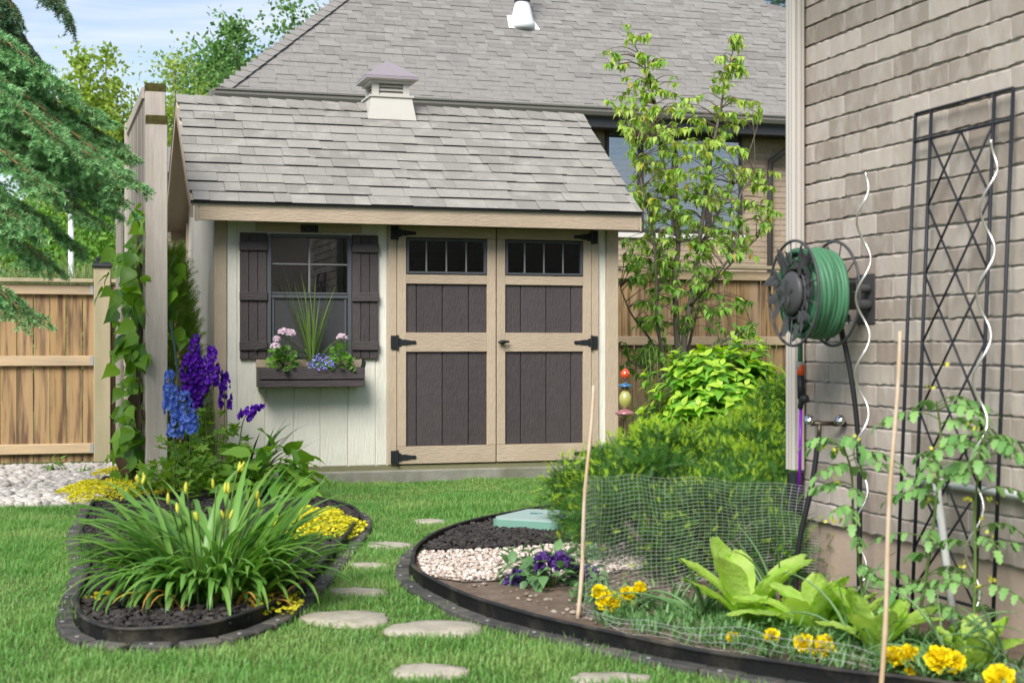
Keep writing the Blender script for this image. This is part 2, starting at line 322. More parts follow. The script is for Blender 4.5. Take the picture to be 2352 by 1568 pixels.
def sheet(poly, z, mound=0.0):
    """flat sheet over an outline, triangulated by Blender"""
    import bmesh
    bm = bmesh.new(); vs = [bm.verts.new((p[0], p[1], z)) for p in poly]; bm.faces.new(vs); bmesh.ops.triangulate(bm, faces=bm.faces[:])
    me = bpy.data.meshes.new('sheet'); bm.to_mesh(me); bm.free(); return me
def scatter(poly, nper):
    poly = np.asarray(poly); lo, hi = poly.min(0), poly.max(0); k = int((hi-lo).prod()*nper); P = rng.uniform(lo, hi, (k, 2)); return P[inpoly(P[:, 0], P[:, 1], poly)]
lbed = tag(link('mulch_bed', sheet(LBP, .05), MULCHB), 'teardrop bed of dark mulch in front of the wooden screen', kind='structure')
rbed = tag(link('soil_bed', sheet(RBP, .045), SOIL), 'brown soil bed curving along the brick wall', kind='structure')
pbed = tag(link('pebble_bed', sheet(PBP, .012), pm('pebble_base', (.35, .33, .30), .9, var=.3, vscale=40)), 'bed of pale river pebbles before the left fence', kind='structure')
# mulch and gravel zones inside the right bed
MZ = np.array([(.60, 9.85), (.393, 9.36), (.09, 8.95), (-.28, 8.15), (-.42, 7.5), (-.435, 7.25), (-.1, 7.35), (.35, 7.62), (.9, 7.9), (1.5, 8.4), (1.2, 10)])
GZ = np.array([(-.435, 7.22), (-.435, 6.95), (-.38, 6.52), (-.2, 6.35), (.3, 6.5), (.62, 6.75), (.62, 7.5), (.35, 7.55), (-.1, 7.3)])
mz = link('mulch_patch', sheet(MZ, .052), MULCHB, rbed); gz = link('gravel_patch', sheet(GZ, .051), GRAVB, rbed)
CHIP = pm('bark_chip', (.020, .018, .018), .85, icol=(.055, .047, .043), var=.3, vscale=40, spec=.3)
def chips(poly, dens, z, size=(.010, .034)):
    P = scatter(poly, dens); N = len(P); mb = MB(); L = rng.uniform(*size, N)
    tv = np.array([(x, y, zz) for zz in (-.12, .12) for y in (-.5, .5) for x in (-.22, .22)])+rng.normal(0, .02, (8, 3))
    tf = [np.array([[0, 2, 3, 1], [4, 5, 7, 6], [0, 1, 5, 4], [2, 6, 7, 3], [0, 4, 6, 2], [1, 3, 7, 5]])]
    d = rdir(N, -.35, .35); R = frames(d, rdir(N, .3, 1)); mb.inst((tv, tf), R, np.concatenate([P, (z+rng.uniform(0, .016, N))[:, None]], 1), L); return mb
# keep chips inside the part the camera faces
link('bark_chips', chips(LBP[:-4], 2600, .052), CHIP, lbed, kind='stuff')
link('bark_chips', chips(MZ, 3000, .055), CHIP, rbed, kind='stuff')
def stones_tpl(k, flat=.6):
    import bmesh
    bm = bmesh.new(); bmesh.ops.create_icosphere(bm, subdivisions=1, radius=.5)
    r_ = np.random.default_rng(k)
    for v in bm.verts: v.co = Vector((v.co.x*r_.uniform(.85, 1.15)*1.25, v.co.y*r_.uniform(.85, 1.15), v.co.z*flat*r_.uniform(.85, 1.1)))
    V = np.array([v.co[:] for v in bm.verts]); F = np.array([[v.index for v in f.verts] for f in bm.faces]); bm.free(); return V, [F]
STN = [stones_tpl(i, .62) for i in range(6)]

GRAVEL = pm('pea_gravel', (.38, .30, .25), .85, icol=(.62, .55, .49), var=.15, vscale=30, islv=.15)
PEB = pm('river_pebble', (.52, .485, .44), .75, rcol=(.34, .325, .31), var=.18, vscale=25, objv=.28, col2=(.62, .57, .50), c2scale=8)
PEBJ = pm('river_pebbles_mass', (.53, .49, .45), .75, icol=(.32, .30, .275), var=.12, vscale=25, islv=.28)
mb = MB(); mb.smooth = True
P = scatter(GZ, 4200); k = rng.integers(0, 6, len(P)); d = rdir(len(P), -.3, .3); R = frames(d)
for i in range(6):
    q = k == i; mb.inst(STN[i], R[q], np.concatenate([P[q], rng.uniform(.052, .066, (q.sum(), 1))], 1), rng.uniform(.010, .024, q.sum()))
link('gravel', mb, GRAVEL, rbed, kind='stuff')
mb = MB(); mb.smooth = True
P = scatter([(-.2, 6.3), (.3, 5.4), (1.3, 4.5), (1.6, 4.6), (1.2, 6.2), (.5, 6.7)], 260); k = rng.integers(0, 6, len(P)); R = frames(rdir(len(P), -.3, .3))
for i in range(6):
    q = k == i; mb.inst(STN[i], R[q], np.concatenate([P[q], rng.uniform(.045, .054, (q.sum(), 1))], 1), rng.uniform(.006, .03, q.sum())**1.0)
link('soil_crumbs', mb, pm('soil_crumb', (.13, .10, .075), .95, icol=(.34, .29, .24), var=.3, vscale=30), rbed, kind='stuff')
# pebbles: 300 largest showing as pieces, the others as one mass
P = scatter(PBP, 330); P = P[(P[:, 0] > -.36*P[:, 1]-.15)]
big = np.argsort(P[:, 1]+rng.normal(0, .9, len(P)))[:300]; bigset = np.zeros(len(P), bool); bigset[big] = True
pme = []
for i in range(6):
    b_ = MB(); b_.smooth = True; b_.add(*STN[i]); pme.append(b_.mesh('pebble', True))
for i in np.where(bigset)[0]:
    link('pebble', pme[i % 6], PEB, pbed, loc=(P[i, 0], P[i, 1], .022+rng.uniform(0, .016)), rot=(rng.uniform(-.3, .3), rng.uniform(-.3, .3), rng.uniform(0, 6.3)), scale=(rng.uniform(.055, .105),)*3)
mb = MB(); mb.smooth = True
P2 = np.concatenate([P[~bigset], scatter(PBP, 520)]); P2 = P2[(P2[:, 0] > -.36*P2[:, 1]-.15)]; k = rng.integers(0, 6, len(P2)); R = frames(rdir(len(P2), -.25, .25))
for i in range(6):
    q = k == i; mb.inst(STN[i], R[q], np.concatenate([P2[q], rng.uniform(.008, .026, (q.sum(), 1))], 1), rng.uniform(.035, .085, q.sum()))
link('pebbles', mb, PEBJ, pbed, kind='stuff')
# stepping stones
STONE = pm('sandstone', (.40, .36, .30), .9, col2=(.28, .26, .20), c2scale=9, var=.25, vscale=30, bump=.6, bscale=40, objv=.06)
STEPS = [(985, 1201, .105, .07, 'small half buried stepping stone farthest up the path to the shed'), (895, 1257, .12, .10, 'stepping stone beside the rounded tip of the left bed'), (845, 1303, .105, .05, 'grass covered stepping stone third along the path from the shed'), (820, 1365, .13, .07, 'thin stepping stone lying just above the round pair'), (795, 1425, .175, .12, 'round pale stepping stone near the edging of the left bed'), (1000, 1449, .17, .12, 'large oval stepping stone beside the curve of the right edging'), (985, 1548, .135, .07, 'stepping stone half hidden by grass at the bottom of the picture'), (1400, 1566, .135, .06, 'stepping stone at the very bottom edge below the right bed')]
SPOTS = []
for x, y, ra, rb_, lab in STEPS:
    c = gr(x, y); m_ = 26; aa = np.arange(m_)*2*pi/m_; rr = 1+.08*np.sin(2*aa+x)+.06*np.sin(3*aa+y)+.03*np.sin(7*aa+x)+rng.normal(0, .02, m_); o2 = np.stack([ra*rr*np.cos(aa), rb_*1.25*rr*np.sin(aa)], 1)
    mb = MB(); rings = [(o2*1.0, -.05), (o2, .008), (o2*.94, .018), (o2*.6, .021)]
    V = np.concatenate([np.concatenate([q, np.full((m_, 1), z)], 1) for q, z in rings]+[[(0, 0, .022)]]); V[m_*2:, 2] += rng.normal(0, .0015, len(V)-m_*2)
    i = np.arange(m_); j = (i+1) % m_; F = np.concatenate([np.stack([k_*m_+i, k_*m_+j, (k_+1)*m_+j, (k_+1)*m_+i], 1) for k_ in range(3)])
    mb.smooth = True; mb.add(V, [F, np.stack([3*m_+i, 3*m_+j, np.full(m_, 4*m_)], 1)])
    tag(link('stepping_stone', mb, STONE, loc=(c[0], c[1], 0)), lab, 'stepping stone', 'stepping stones in the lawn'); SPOTS.append((c[0], c[1], ra*1.02, rb_*1.25))
# edging: an upright lip swept along the bed and a row of flat blocks outside it
EDGE = pm('edging_plastic', (.018, .018, .019), .6, col2=(.070, .062, .048), c2scale=7, c2pos=(.48, .72), var=.35, vscale=25, bump=.3, bscale=50)
EDGB = pm('edging_block', (.045, .045, .045), .75, col2=(.10, .092, .078), c2scale=7, var=.2, vscale=30, bump=.4, bscale=60, objv=.2)
PEGM = pm('edging_peg', (.30, .30, .30), .5)
def edging(path, label, side, h=.080):
    e = thing('garden_edging', label, 'garden edging', (path[0][0], path[0][1], 0)); o = np.array([path[0][0], path[0][1]])
    p = np.asarray(path)-o; t = np.gradient(p, axis=0); t /= np.linalg.norm(t, axis=1)[:, None]; nn = np.stack([t[:, 1], -t[:, 0]], 1)*side
    hh = h*(1+.045*np.sin(np.arange(len(p))*.29+2)+.02*np.sin(np.arange(len(p))*.9))
    prof = [(.006, -.03), (.007, .02), (.005, .84), (.011, .88), (.012, .95), (.007, 1.0), (-.003, 1.0), (-.008, .95), (-.006, .86), (-.002, .82), (-.002, -.03)]
    V = np.stack([np.concatenate([p+nn*a_, (hh*b_)[:, None]], 1) for a_, b_ in prof], 1); k = len(prof); N = len(p)
    i = (np.arange(N-1)*k)[:, None]; j = np.arange(k)[None]; j2 = (j+1) % k
    mb = MB(); mb.smooth = True; mb.add(V, [np.stack([i+j, i+j2, i+k+j2, i+k+j], -1).reshape(-1, 4), np.arange(k)[None], (np.arange(k)+(N-1)*k)[None]])
    link('lip', mb, EDGE, e)
    s = np.concatenate([[0], np.cumsum(np.linalg.norm(np.diff(p, axis=0), axis=1))]); me = MB().box(-.069, .069, .014, .082, -.03, .029, c=.006).mesh('block'); pg = MB().lathe([(.0, .0), (.008, 0), (.008, .002), (0, .003)], 8).mesh('peg')
    for d_ in np.arange(.07, s[-1], .142):
        x, y = np.interp(d_, s, p[:, 0]), np.interp(d_, s, p[:, 1]); ax, ay = np.interp(d_, s, nn[:, 0]), np.interp(d_, s, nn[:, 1]); rz = math.atan2(-ax, ay)
        b_ = link('edging_block', me, EDGB, e, loc=(x, y, rng.uniform(-.003, .002)), rot=(rng.uniform(-.02, .02), rng.uniform(-.02, .02), rz))
        if int(d_/.142) % 2 == 0: link('peg', pg, PEGM, b_, loc=(0, .06, .0295))
    return e
edging(LB, 'black edging curved round the daylily bed', 1); edging(RB[:-1], 'black edging curved round the mulch and vegetable bed', 1)
# ================================================================== shed
S = YG('garden_shed', 'cream and tan garden shed with dark double doors and a shingled roof', 'shed', 0, 0)
HX0, HX1, DEP = -2.173, 1.022, 2.26
mb = MB(); mb.box(HX0-.05, HX1+.02, -.035, DEP+.05, -.2, .098, c=.012); S.put('foundation', mb, CONC)
mb = MB(); mb.box(HX0+.004, HX1-.004, -.012, DEP, .098, .132); S.put('sill_beam', mb, SILLW)
# wall core with openings, behind the boards
mb = MB(); y0, y1 = .007, .06
for x0, x1, z0, z1 in ((HX0+.03, -1.76, .13, 2.22), (-1.76, -1.165, .13, .98), (-1.76, -1.165, 1.86, 2.22), (-1.165, -.79, .13, 2.22), (-.79, .79, 1.975, 2.22), (.79, HX1-.03, .13, 2.22)): mb.box(x0, x1, y0, y1, z0, z1)
S.put('front_wall', mb, [CREAM])
RSL = (3.055-2.10)/(1.08+.28)
def roofz(y, top=3.055): return top-abs(y-1.08)*RSL
mb = MB(); mb.prism([(0.06, .13), (DEP, .13), (DEP, roofz(DEP)-.07), (1.08, roofz(1.08)-.07), (.06, roofz(.06)-.07)], .05, 0, HX1-.07); S.put('right_wall', mb, CREAM)
mb = MB(); mb.prism([(0.0, .13), (DEP, .13), (DEP, roofz(DEP)-.07), (1.08, roofz(1.08)-.07), (.0, roofz(0)-.07)], .05, 0, HX0+.012); S.put('left_wall', mb, CREAM)
mb = MB(); mb.box(HX0+.03, HX1-.03, DEP-.05, DEP-.002, .13, 2.25); S.put('back_wall', mb, INSIDE)
mb = MB(); mb.box(HX0+.08, HX1-.08, .06, DEP-.06, .135, .15); S.put('floor_boards', mb, INSIDE)
g = .005
def board(x0, x1, z0, z1, nm='siding_board', mat=CREAM, yf=0.0, th=.012, c=.003, parent=None): return S.put(nm, MB().box(x0+g, x1-g, yf, yf+th, z0, z1, c=c), mat, parent)
ZT = 2.06
for x0, x1 in ((-2.081, -1.998), (-1.998, -1.791), (-1.166, -.952), (-.952, -.862)): board(x0, x1, .137, ZT)
for x0, x1 in ((-1.791, -1.58), (-1.58, -1.377), (-1.377, -1.166)): board(x0, x1, .137, .965); board(x0, x1, 1.878, ZT)
board(.854, .923, .137, ZT)
S.put('corner_board', MB().box(HX0, -2.081, -.018, .03, .135, ZT, c=.003), TANV); S.put('corner_board', MB().box(.923, HX1, -.018, .03, .135, ZT, c=.003), TANV)
ny = 22; ed = np.linspace(.032, DEP-.075, ny+1)
for i in range(ny):
    a_, b_ = ed[i]+.003, ed[i+1]-.003; pts = [(a_, .137), (b_, .137), (b_, roofz(b_)-.072)]+([(1.08, roofz(1.08)-.072)] if a_ < 1.08 < b_ else [])+[(a_, roofz(a_)-.072)]
    S.put('siding_board', MB().prism(pts, .012, 0, HX0), CREAM)
S.put('corner_board', MB().box(HX0-.016, HX0+.03, DEP-.075, DEP+.012, .135, roofz(DEP)-.10, c=.003), TANV)
# window
S.put('window_trim', MB().box(-1.866, -1.065, -.020, -.0005, 1.905, 1.99, c=.003), TAN)
S.put('window_apron', MB().box(-1.864, -1.065, -.022, -.0005, .885, .950, c=.003), TAN)
pl = S.put('maker_plaque', MB().box(-1.532, -1.40, -.030, -.0205, 1.902, 1.955, c=.004), pm('plaque_black', (.012, .012, .014), .35)); pl['label'] = 'small black oblong maker plate with faint unreadable lettering'
mb = MB(); mb.box(-1.527, -1.405, -.0315, -.0298, 1.907, 1.909); mb.box(-1.527, -1.405, -.0315, -.0298, 1.948, 1.950)
PG = pm('plaque_grey', (.12, .12, .12), .4)
for row, xs, zz in ((0, np.linspace(-1.512, -1.418, 17), 1.935), (1, np.linspace(-1.495, -1.435, 13), 1.923)):
    for i, x in enumerate(xs):
        if i in (5, 9): continue
        hh = (.004, .006, .003)[i % 3]; mb.box(x-.0012, x+.0012, -.0315, -.0298, zz, zz+hh)
S.put('plaque_lettering', mb, PG, kind='stuff')
win = S.put('window', MB().box(-1.782, -1.752, -.03, .02, .955, 1.885, c=.004).box(-1.173, -1.143, -.03, .02, .955, 1.885, c=.004).box(-1.752, -1.173, -.03, .02, 1.86, 1.885, c=.004).box(-1.752, -1.173, -.03, .02, .955, .985, c=.004), CHAR)
S.put('meeting_rail', MB().box(-1.752, -1.173, -.024, .01, 1.405, 1.43, c=.003).box(-1.752, -1.173, -.020, .01, 1.434, 1.45, c=.003), CHAR, win)
for x0, x1, z0, z1 in ((-1.472, -1.457, 1.45, 1.86), (-1.752, -1.173, 1.655, 1.668)): S.put('muntin', MB().box(x0, x1, -.012 if x0 > -1.5 else -.0105, .004, z0, z1, c=.002), pm('muntin_grey', (.16, .16, .165), .45), win)
S.put('sash', MB().box(-1.744, -1.728, -.018, .008, .985, 1.405, c=.003).box(-1.197, -1.181, -.018, .008, .985, 1.405, c=.003), CHAR, win)
GLASS = glassm('window_glass', (.40, .41, .42), .75); SCREEN = glassm('insect_screen', (.8, .8, .8), .25, .3, ((.075, .075, .08), .6))
for z0, z1 in ((1.45, 1.86), (.985, 1.405)): S.put('pane', MB().box(-1.752, -1.173, .008, .011, z0, z1), GLASS, win)
S.put('insect_screen', MB().box(-1.744, -1.181, -.008, -.007, .985, 1.405), SCREEN, win)
for x0, x1 in ((-1.986, -1.785), (-1.141, -.938)):
    sh = S.put('shutter', MB().box(x0+.004, x1-.004, -.016, -.002, .956, 1.884), DARK); xs = np.linspace(x0, x1, 4)
    for i in range(3): S.put('plank', MB().box(xs[i]+.0018, xs[i+1]-.0018, -.028, -.014, .950, 1.890, c=.003), DARK, sh)
    for zc_ in (1.79, 1.4185, 1.0485): S.put('batten', MB().box(x0-.003, x1+.003, -.046, -.0275, zc_-.034, zc_+.034, c=.004), DARKH, sh)
# doors
S.put('door_trim', MB().box(-.861, -.794, -.020, .03, .137, ZT, c=.003), TANV); S.put('door_trim', MB().box(.792, .854, -.020, .03, .137, ZT, c=.003), TANV)
S.put('door_header', MB().box(-.794, .792, -.012, .03, 1.972, ZT, c=.003), TAN)
def hinge(parent, x, z, sg):
    mb = MB(); mb.box(min(x, x-sg*.052), max(x, x-sg*.052), -.034, -.0285, z-.052, z+.052, c=.002)
    mb.tube([(x, -.036, z-.056), (x, -.036, z+.056)], .009, 10)
    pr = [(0, -.033), (.025, -.03), (.04, -.02), (.055, -.022), (.12, -.012), (.135, -.015), (.148, -.006), (.148, .006), (.135, .015), (.12, .012), (.055, .022), (.04, .02), (.025, .03), (0, .033)]
    pr = [(x+sg*a_, z+b_) for a_, b_ in pr]
    mb.prism(pr if sg > 0 else pr[::-1], -.005, 1, -.0293)
    for dx_ in (.02, .075, .125): mb.lathe([(0, 0), (.006, 0), (.005, .003), (0, .004)], 8, (x+sg*dx_, -.0343, z), (0, -1, 0))
    for dz_ in (-.035, 0, .035): mb.lathe([(0, 0), (.006, 0), (.005, .003), (0, .004)], 8, (x-sg*.03, -.034, z+dz_), (0, -1, 0))
    h = S.put('strap_hinge', mb, IRON, parent); return h
for nm, xs, gx, sg in (('left', (-.790, -.721, -.075, -.0045), (-.636, -.43, -.22), 1), ('right', (.0045, .073, .720, .788), (.204, .415, .623), -1)):
    a_, b_, c_, d_ = xs
    dr = S.put('door', MB().box(a_+.01, d_-.01, .012, .030, .15, 1.595).box(a_+.01, d_-.01, .012, .030, 1.875, 1.96), INSIDE)
    dr['label'] = nm+' hand shed door'
    for x0, x1 in ((a_, b_), (c_, d_)): S.put('stile', MB().box(x0, x1, -.028, .011, .145 if 0 else .277, 1.880, c=.003), TANV, dr)
    for z0, z1, x0, x1 in ((.142, .2765, a_, d_), (1.8805, 1.968, a_, d_), (1.002, 1.15, b_, c_), (1.525, 1.597, b_, c_)): S.put('rail', MB().box(x0, x1, -.0265, .011, z0, z1, c=.003), TAN, dr)
    ex = (b_, *gx, c_)
    for i in range(4):
        for z0, z1 in ((.277, 1.002), (1.15, 1.525)): S.put('plank', MB().box(ex[i]+.003, ex[i+1]-.003, -.008, .004, z0, z1, c=.003), DARK, dr)
    w0, w1, z0, z1 = b_+.004, c_-.006, 1.602, 1.873
    S.put('window_frame', MB().box(w0, w0+.018, -.034, .008, z0, z1, c=.003).box(w1-.018, w1, -.034, .008, z0, z1, c=.003).box(w0+.018, w1-.018, -.034, .008, z1-.018, z1, c=.003).box(w0+.018, w1-.018, -.034, .008, z0, z0+.018, c=.003), CHAR, dr)
    S.put('pane', MB().box(w0+.018, w1-.018, -.006, -.003, z0+.018, z1-.018), GLASS, dr)
    for i in range(1, 4):
        x = w0+(w1-w0)*i/4; S.put('muntin', MB().box(x-.006, x+.006, -.016, -.004, z0+.018, z1-.018, c=.002), MATS['muntin_grey'], dr)
    hx = a_-.001 if sg > 0 else d_+.001
    for z in (1.912, 1.075, .195): hinge(dr, hx, z, sg)
    if sg < 0:
        mb = MB(); mb.smooth = True; mb.lathe([(0, 0), (.017, 0), (.019, .008), (.016, .02), (.013, .035), (0, .04)], 14, (.042, -.028, 1.077), (0, -1, 0)); mb.tube([(.006, -.058, 1.074), (.03, -.066, 1.08), (.055, -.066, 1.080), (.095, -.058, 1.080)], [.007, .014, .013, .007], 8); S.put('handle', mb, IRON, dr)
# roof
XR0, XR1 = -2.368, 1.120
TANB = pm('tan_soffit', (.46, .40, .30), .7, var=.06)
def rpt(y, lift=0.0): return roofz(y)+lift
rf = S.put('roof', MB().prism([(-.265, roofz(-.265)-.030), (1.08, roofz(1.08)-.030), (2.425, roofz(2.425)-.030), (2.425, roofz(2.425)-.050), (1.08, roofz(1.08)-.050), (-.265, roofz(-.265)-.050)], XR1-XR0-.012, 0, XR0+.006), TANB)
S.put('fascia', MB().box(-2.305, 1.105, -.262, -.238, 1.955, 2.080, c=.003), TAN); S.put('fascia', MB().box(-2.305, 1.105, 2.398, 2.422, 1.955, 2.080, c=.003), TAN)
S.put('fascia_end', MB().box(-2.335, -2.309, -.264, -.236, 1.950, 2.078, c=.002), TANV); S.put('fascia_end', MB().box(1.109, 1.124, -.264, -.236, 1.950, 2.070, c=.002), TANV)
S.put('soffit', MB().box(-2.30, 1.10, -.238, .0, 2.062, 2.070), TANB)
for x0 in (XR0+.002, XR1-.024):
    for sgn in (0, 1):
        f_ = (lambda y: y) if sgn == 0 else (lambda y: 2.16-y)
        pts = [(f_(-.262), roofz(-.262)-.052), (f_(1.079), roofz(1.079)-.052), (f_(1.079), roofz(1.079)-.150), (f_(-.262), roofz(-.262)-.140)]
        S.put('rake_board', MB().prism(pts if sgn == 0 else pts[::-1], .022, 0, x0), TAN)
S.put('drip_edge', MB().box(XR0+.003, XR1-.003, -.284, -.2645, roofz(-.28)-.022, roofz(-.28)-.004), TAR, rf)
ang = math.atan(RSL); SL = math.hypot(1.36, .955); EXP = SL/11.6
shv = [(x, y, z) for z in (0, 1) for y in (0, 1) for x in (0, 1)]
shm = [MB().add(shv, np.array([[4, 5, 7, 6], [0, 4, 6, 2], [1, 3, 7, 5]])).add(shv, np.array([[0, 1, 5, 4], [0, 2, 3, 1]]), 1).mesh('shingle')]
def course(side, i, rf, lim=(XR0, XR1)):
    x = lim[0]+ (0 if i % 2 else -.1)
    while x < lim[1]-.02:
        wd = rng.choice([.12, .16, .21, .26, .32], p=[.12, .22, .3, .23, .13]); x0, x1 = max(x, lim[0]), min(x+wd, lim[1]); x += wd
        if x1-x0 < .03: continue
        s0 = -.012+i*EXP; y = -.28+s0*math.cos(ang); z = 2.10+s0*math.sin(ang); th = rng.choice([.0075, .0125]); ln = EXP+.05
        if i >= 11: ln = EXP*.62
        o = link('shingle', shm[0], [ASPH, TAR], rf, loc=(x0+.0012, y if side == 0 else 2.16-y, z-.004+rng.uniform(0, .001)), rot=(ang-.062, 0, 0), scale=(x1-x0-.0024, ln, th))
        if side == 1: o.rotation_euler = (ang-.062, 0, pi); o.location.x = x1-.0012
for i in range(12): course(0, i, rf)
mb = MB()
for y, sg in ((2.44, -1),): mb.prism([(1.09, roofz(1.09)+.006), (2.44, roofz(2.44)+.006), (2.44, roofz(2.44)-.011), (1.09, roofz(1.09)-.011)], XR1-XR0, 0, XR0)
S.put('back_shingles', mb, ASPHJ, rf)
capm = MB(); 
for sg in (1, -1):
    h_, l_ = .135, .17; dy_, dz_ = h_*math.cos(ang)*sg, -h_*math.sin(ang)
    V = [(0, 0, .016), (l_, 0, .006), (l_, dy_, dz_+.006), (0, dy_, dz_+.016), (0, 0, .008), (l_, 0, 0), (l_, dy_, dz_), (0, dy_, dz_+.008)]
    F = np.array([[0, 1, 2, 3], [4, 7, 6, 5], [0, 3, 7, 4], [2, 1, 5, 6], [3, 2, 6, 7]]); capm.add(V, F if sg < 0 else F[:, ::-1])
capm = capm.mesh('ridge_cap'); x = XR0
while x < XR1-.05: link('ridge_cap', capm, ASPH, rf, loc=(x, 1.08, 3.062), scale=(min(1, (XR1-x)/.17), 1, 1)); x += .148
# cupola
CUP = pm('cupola_vinyl', (.47, .45, .405), .45, var=.05, vscale=8); CUPR = pm('cupola_roof', (.42, .36, .38), .35, metal=.55, var=.04)
cx_, cy_ = -.63, 1.08
def fr(mb, h0, z0, h1, z1, m=0):
    V = [(cx_+a*h, cy_+b*h, z) for h, z in ((h0, z0), (h1, z1)) for a, b in ((-1, -1), (1, -1), (1, 1), (-1, 1))]
    i = np.arange(4); j = (i+1) % 4; return mb.add(V, np.concatenate([np.stack([i, j, j+4, i+4], 1), [[3, 2, 1, 0], [4, 5, 6, 7]]]), m)
cu = S.put('cupola', fr(MB(), .205, 2.915, .172, 3.105), CUP)
S.put('ledge', fr(MB(), .186, 3.105, .186, 3.122), CUP, cu)
for sx in (-1, 1):
    for sy in (-1, 1): S.put('corner_post', MB().box(cx_+sx*.155-(.052 if sx > 0 else 0), cx_+sx*.155+(.052 if sx < 0 else 0), cy_+sy*.155-(.052 if sy > 0 else 0), cy_+sy*.155+(.052 if sy < 0 else 0), 3.122, 3.225), CUP, cu)
S.put('core', MB().box(cx_-.10, cx_+.10, cy_-.10, cy_+.10, 3.122, 3.225), INSIDE, cu)
for k_ in range(3):
    z = 3.128+k_*.033
    for sg in (-1, 1):
        S.put('louver_slat', MB().add([(cx_-.103, cy_+sg*.146, z), (cx_+.103, cy_+sg*.146, z), (cx_+.103, cy_+sg*.122, z+.030), (cx_-.103, cy_+sg*.122, z+.030), (cx_-.103, cy_+sg*.140, z-.002), (cx_+.103, cy_+sg*.140, z-.002), (cx_+.103, cy_+sg*.116, z+.028), (cx_-.103, cy_+sg*.116, z+.028)], np.array([[0, 1, 2, 3], [7, 6, 5, 4], [0, 4, 5, 1], [3, 2, 6, 7]])), CUP, cu)
        S.put('louver_slat', MB().add([(cx_+sg*.146, cy_-.103, z), (cx_+sg*.146, cy_+.103, z), (cx_+sg*.122, cy_+.103, z+.030), (cx_+sg*.122, cy_-.103, z+.030), (cx_+sg*.140, cy_-.103, z-.002), (cx_+sg*.140, cy_+.103, z-.002), (cx_+sg*.116, cy_+.103, z+.028), (cx_+sg*.116, cy_-.103, z+.028)], np.array([[0, 1, 2, 3], [7, 6, 5, 4], [0, 4, 5, 1], [3, 2, 6, 7]])), CUP, cu)
S.put('moulding', fr(fr(MB(), .178, 3.222, .178, 3.245), .20, 3.245, .215, 3.256), CUP, cu)
mb = fr(MB(), .222, 3.252, .222, 3.274); fr(mb, .224, 3.2745, .012, 3.432); S.put('cap', mb, CUPR, cu)
# things seen dimly inside the shed
mb = MB(); mb.smooth = True; mb.tube([(-1.66, .25, .15), (-1.66, .25, 1.60)], .013, 10); mb.tube([(-1.72, .25, 1.545), (-1.60, .25, 1.545)], .012, 10)
t_ = thing('garden_tool', 'teal pipe handled tool standing inside the shed window', 'tool', Lw(-1.66, .25, .15), TH); link('handle', mb, pm('teal_plastic', (.05, .32, .30), .4), t_, loc=(1.66, -.25, -.15))
t_ = YG('shelf', 'pale wooden shelf inside the shed behind the right door window', 'shelf', .4, 1.2); t_.put('shelf_board', MB().box(.0, .78, 1.0, 1.3, 1.62, 1.645), pm('shelf_wood', (.45, .40, .32), .7)); t_.put('bracket', MB().box(.02, .05, 1.05, 1.28, 1.40, 1.62).box(.72, .75, 1.05, 1.28, 1.40, 1.62), MATS['shelf_wood'])
mb = MB(); mb.smooth = True; mb.lathe([(0, 0), (.045, 0), (.05, .01), (.05, .09), (.04, .105), (.04, .13), (0, .13)], 16); tag(link('jar', mb, pm('jar_glass', (.30, .24, .16), .2), loc=Lw(.62, 1.15, 1.645)), 'small jar on the shelf behind the right door window', 'jar')
# ================================================================== brick house beside the camera
BRK = pm('grey_brown_brick', (.295, .245, .205), .92, rcol=(.445, .39, .34), col2=(.49, .445, .40), c2scale=11, c2pos=(.48, .8), var=.14, vscale=16, stretch=(1, 1, .5), objv=.05, bump=.2, bscale=60, spec=.1)
MORT = pm('mortar', (.50, .475, .45), .95, var=.15, vscale=20)
BRKT = brickm('brick_wall_far', (.29, .24, .20), (.34, .285, .245), (.36, .33, .30))
WX = -.195
H = YG('brick_house', 'grey brown brick house with a beige downspout at its corner', 'house', WX, -5.38)
mb = MB(); mb.box(WX+.014, WX+7, -7.75, -5.392, .30, 3.1); H.put('wall', mb, MORT)
mb = MB(); mb.box(WX+.012, WX+7, -18, -7.75, .30, 3.1); H.put('wall', mb, BRKT)
mb = MB(); mb.box(WX, WX+6.9, -5.392, -5.376, .30, 3.09); H.put('garden_wall', mb, BRKT)
H.put('foundation', MB().box(WX+.022, WX+7, -18, -5.40, -.2, .30), pm('parged_foundation', (.42, .33, .26), .9, var=.14, vscale=6, bump=.3, bscale=40))
H.put('roof', MB().prism([(-19, 3.1), (-4.9, 3.1), (-4.9, 3.2), (-10, 5.4), (-14, 5.4), (-19, 3.2)], 8, 0, WX-.4), pm('house_roof', (.2, .18, .17), .95))
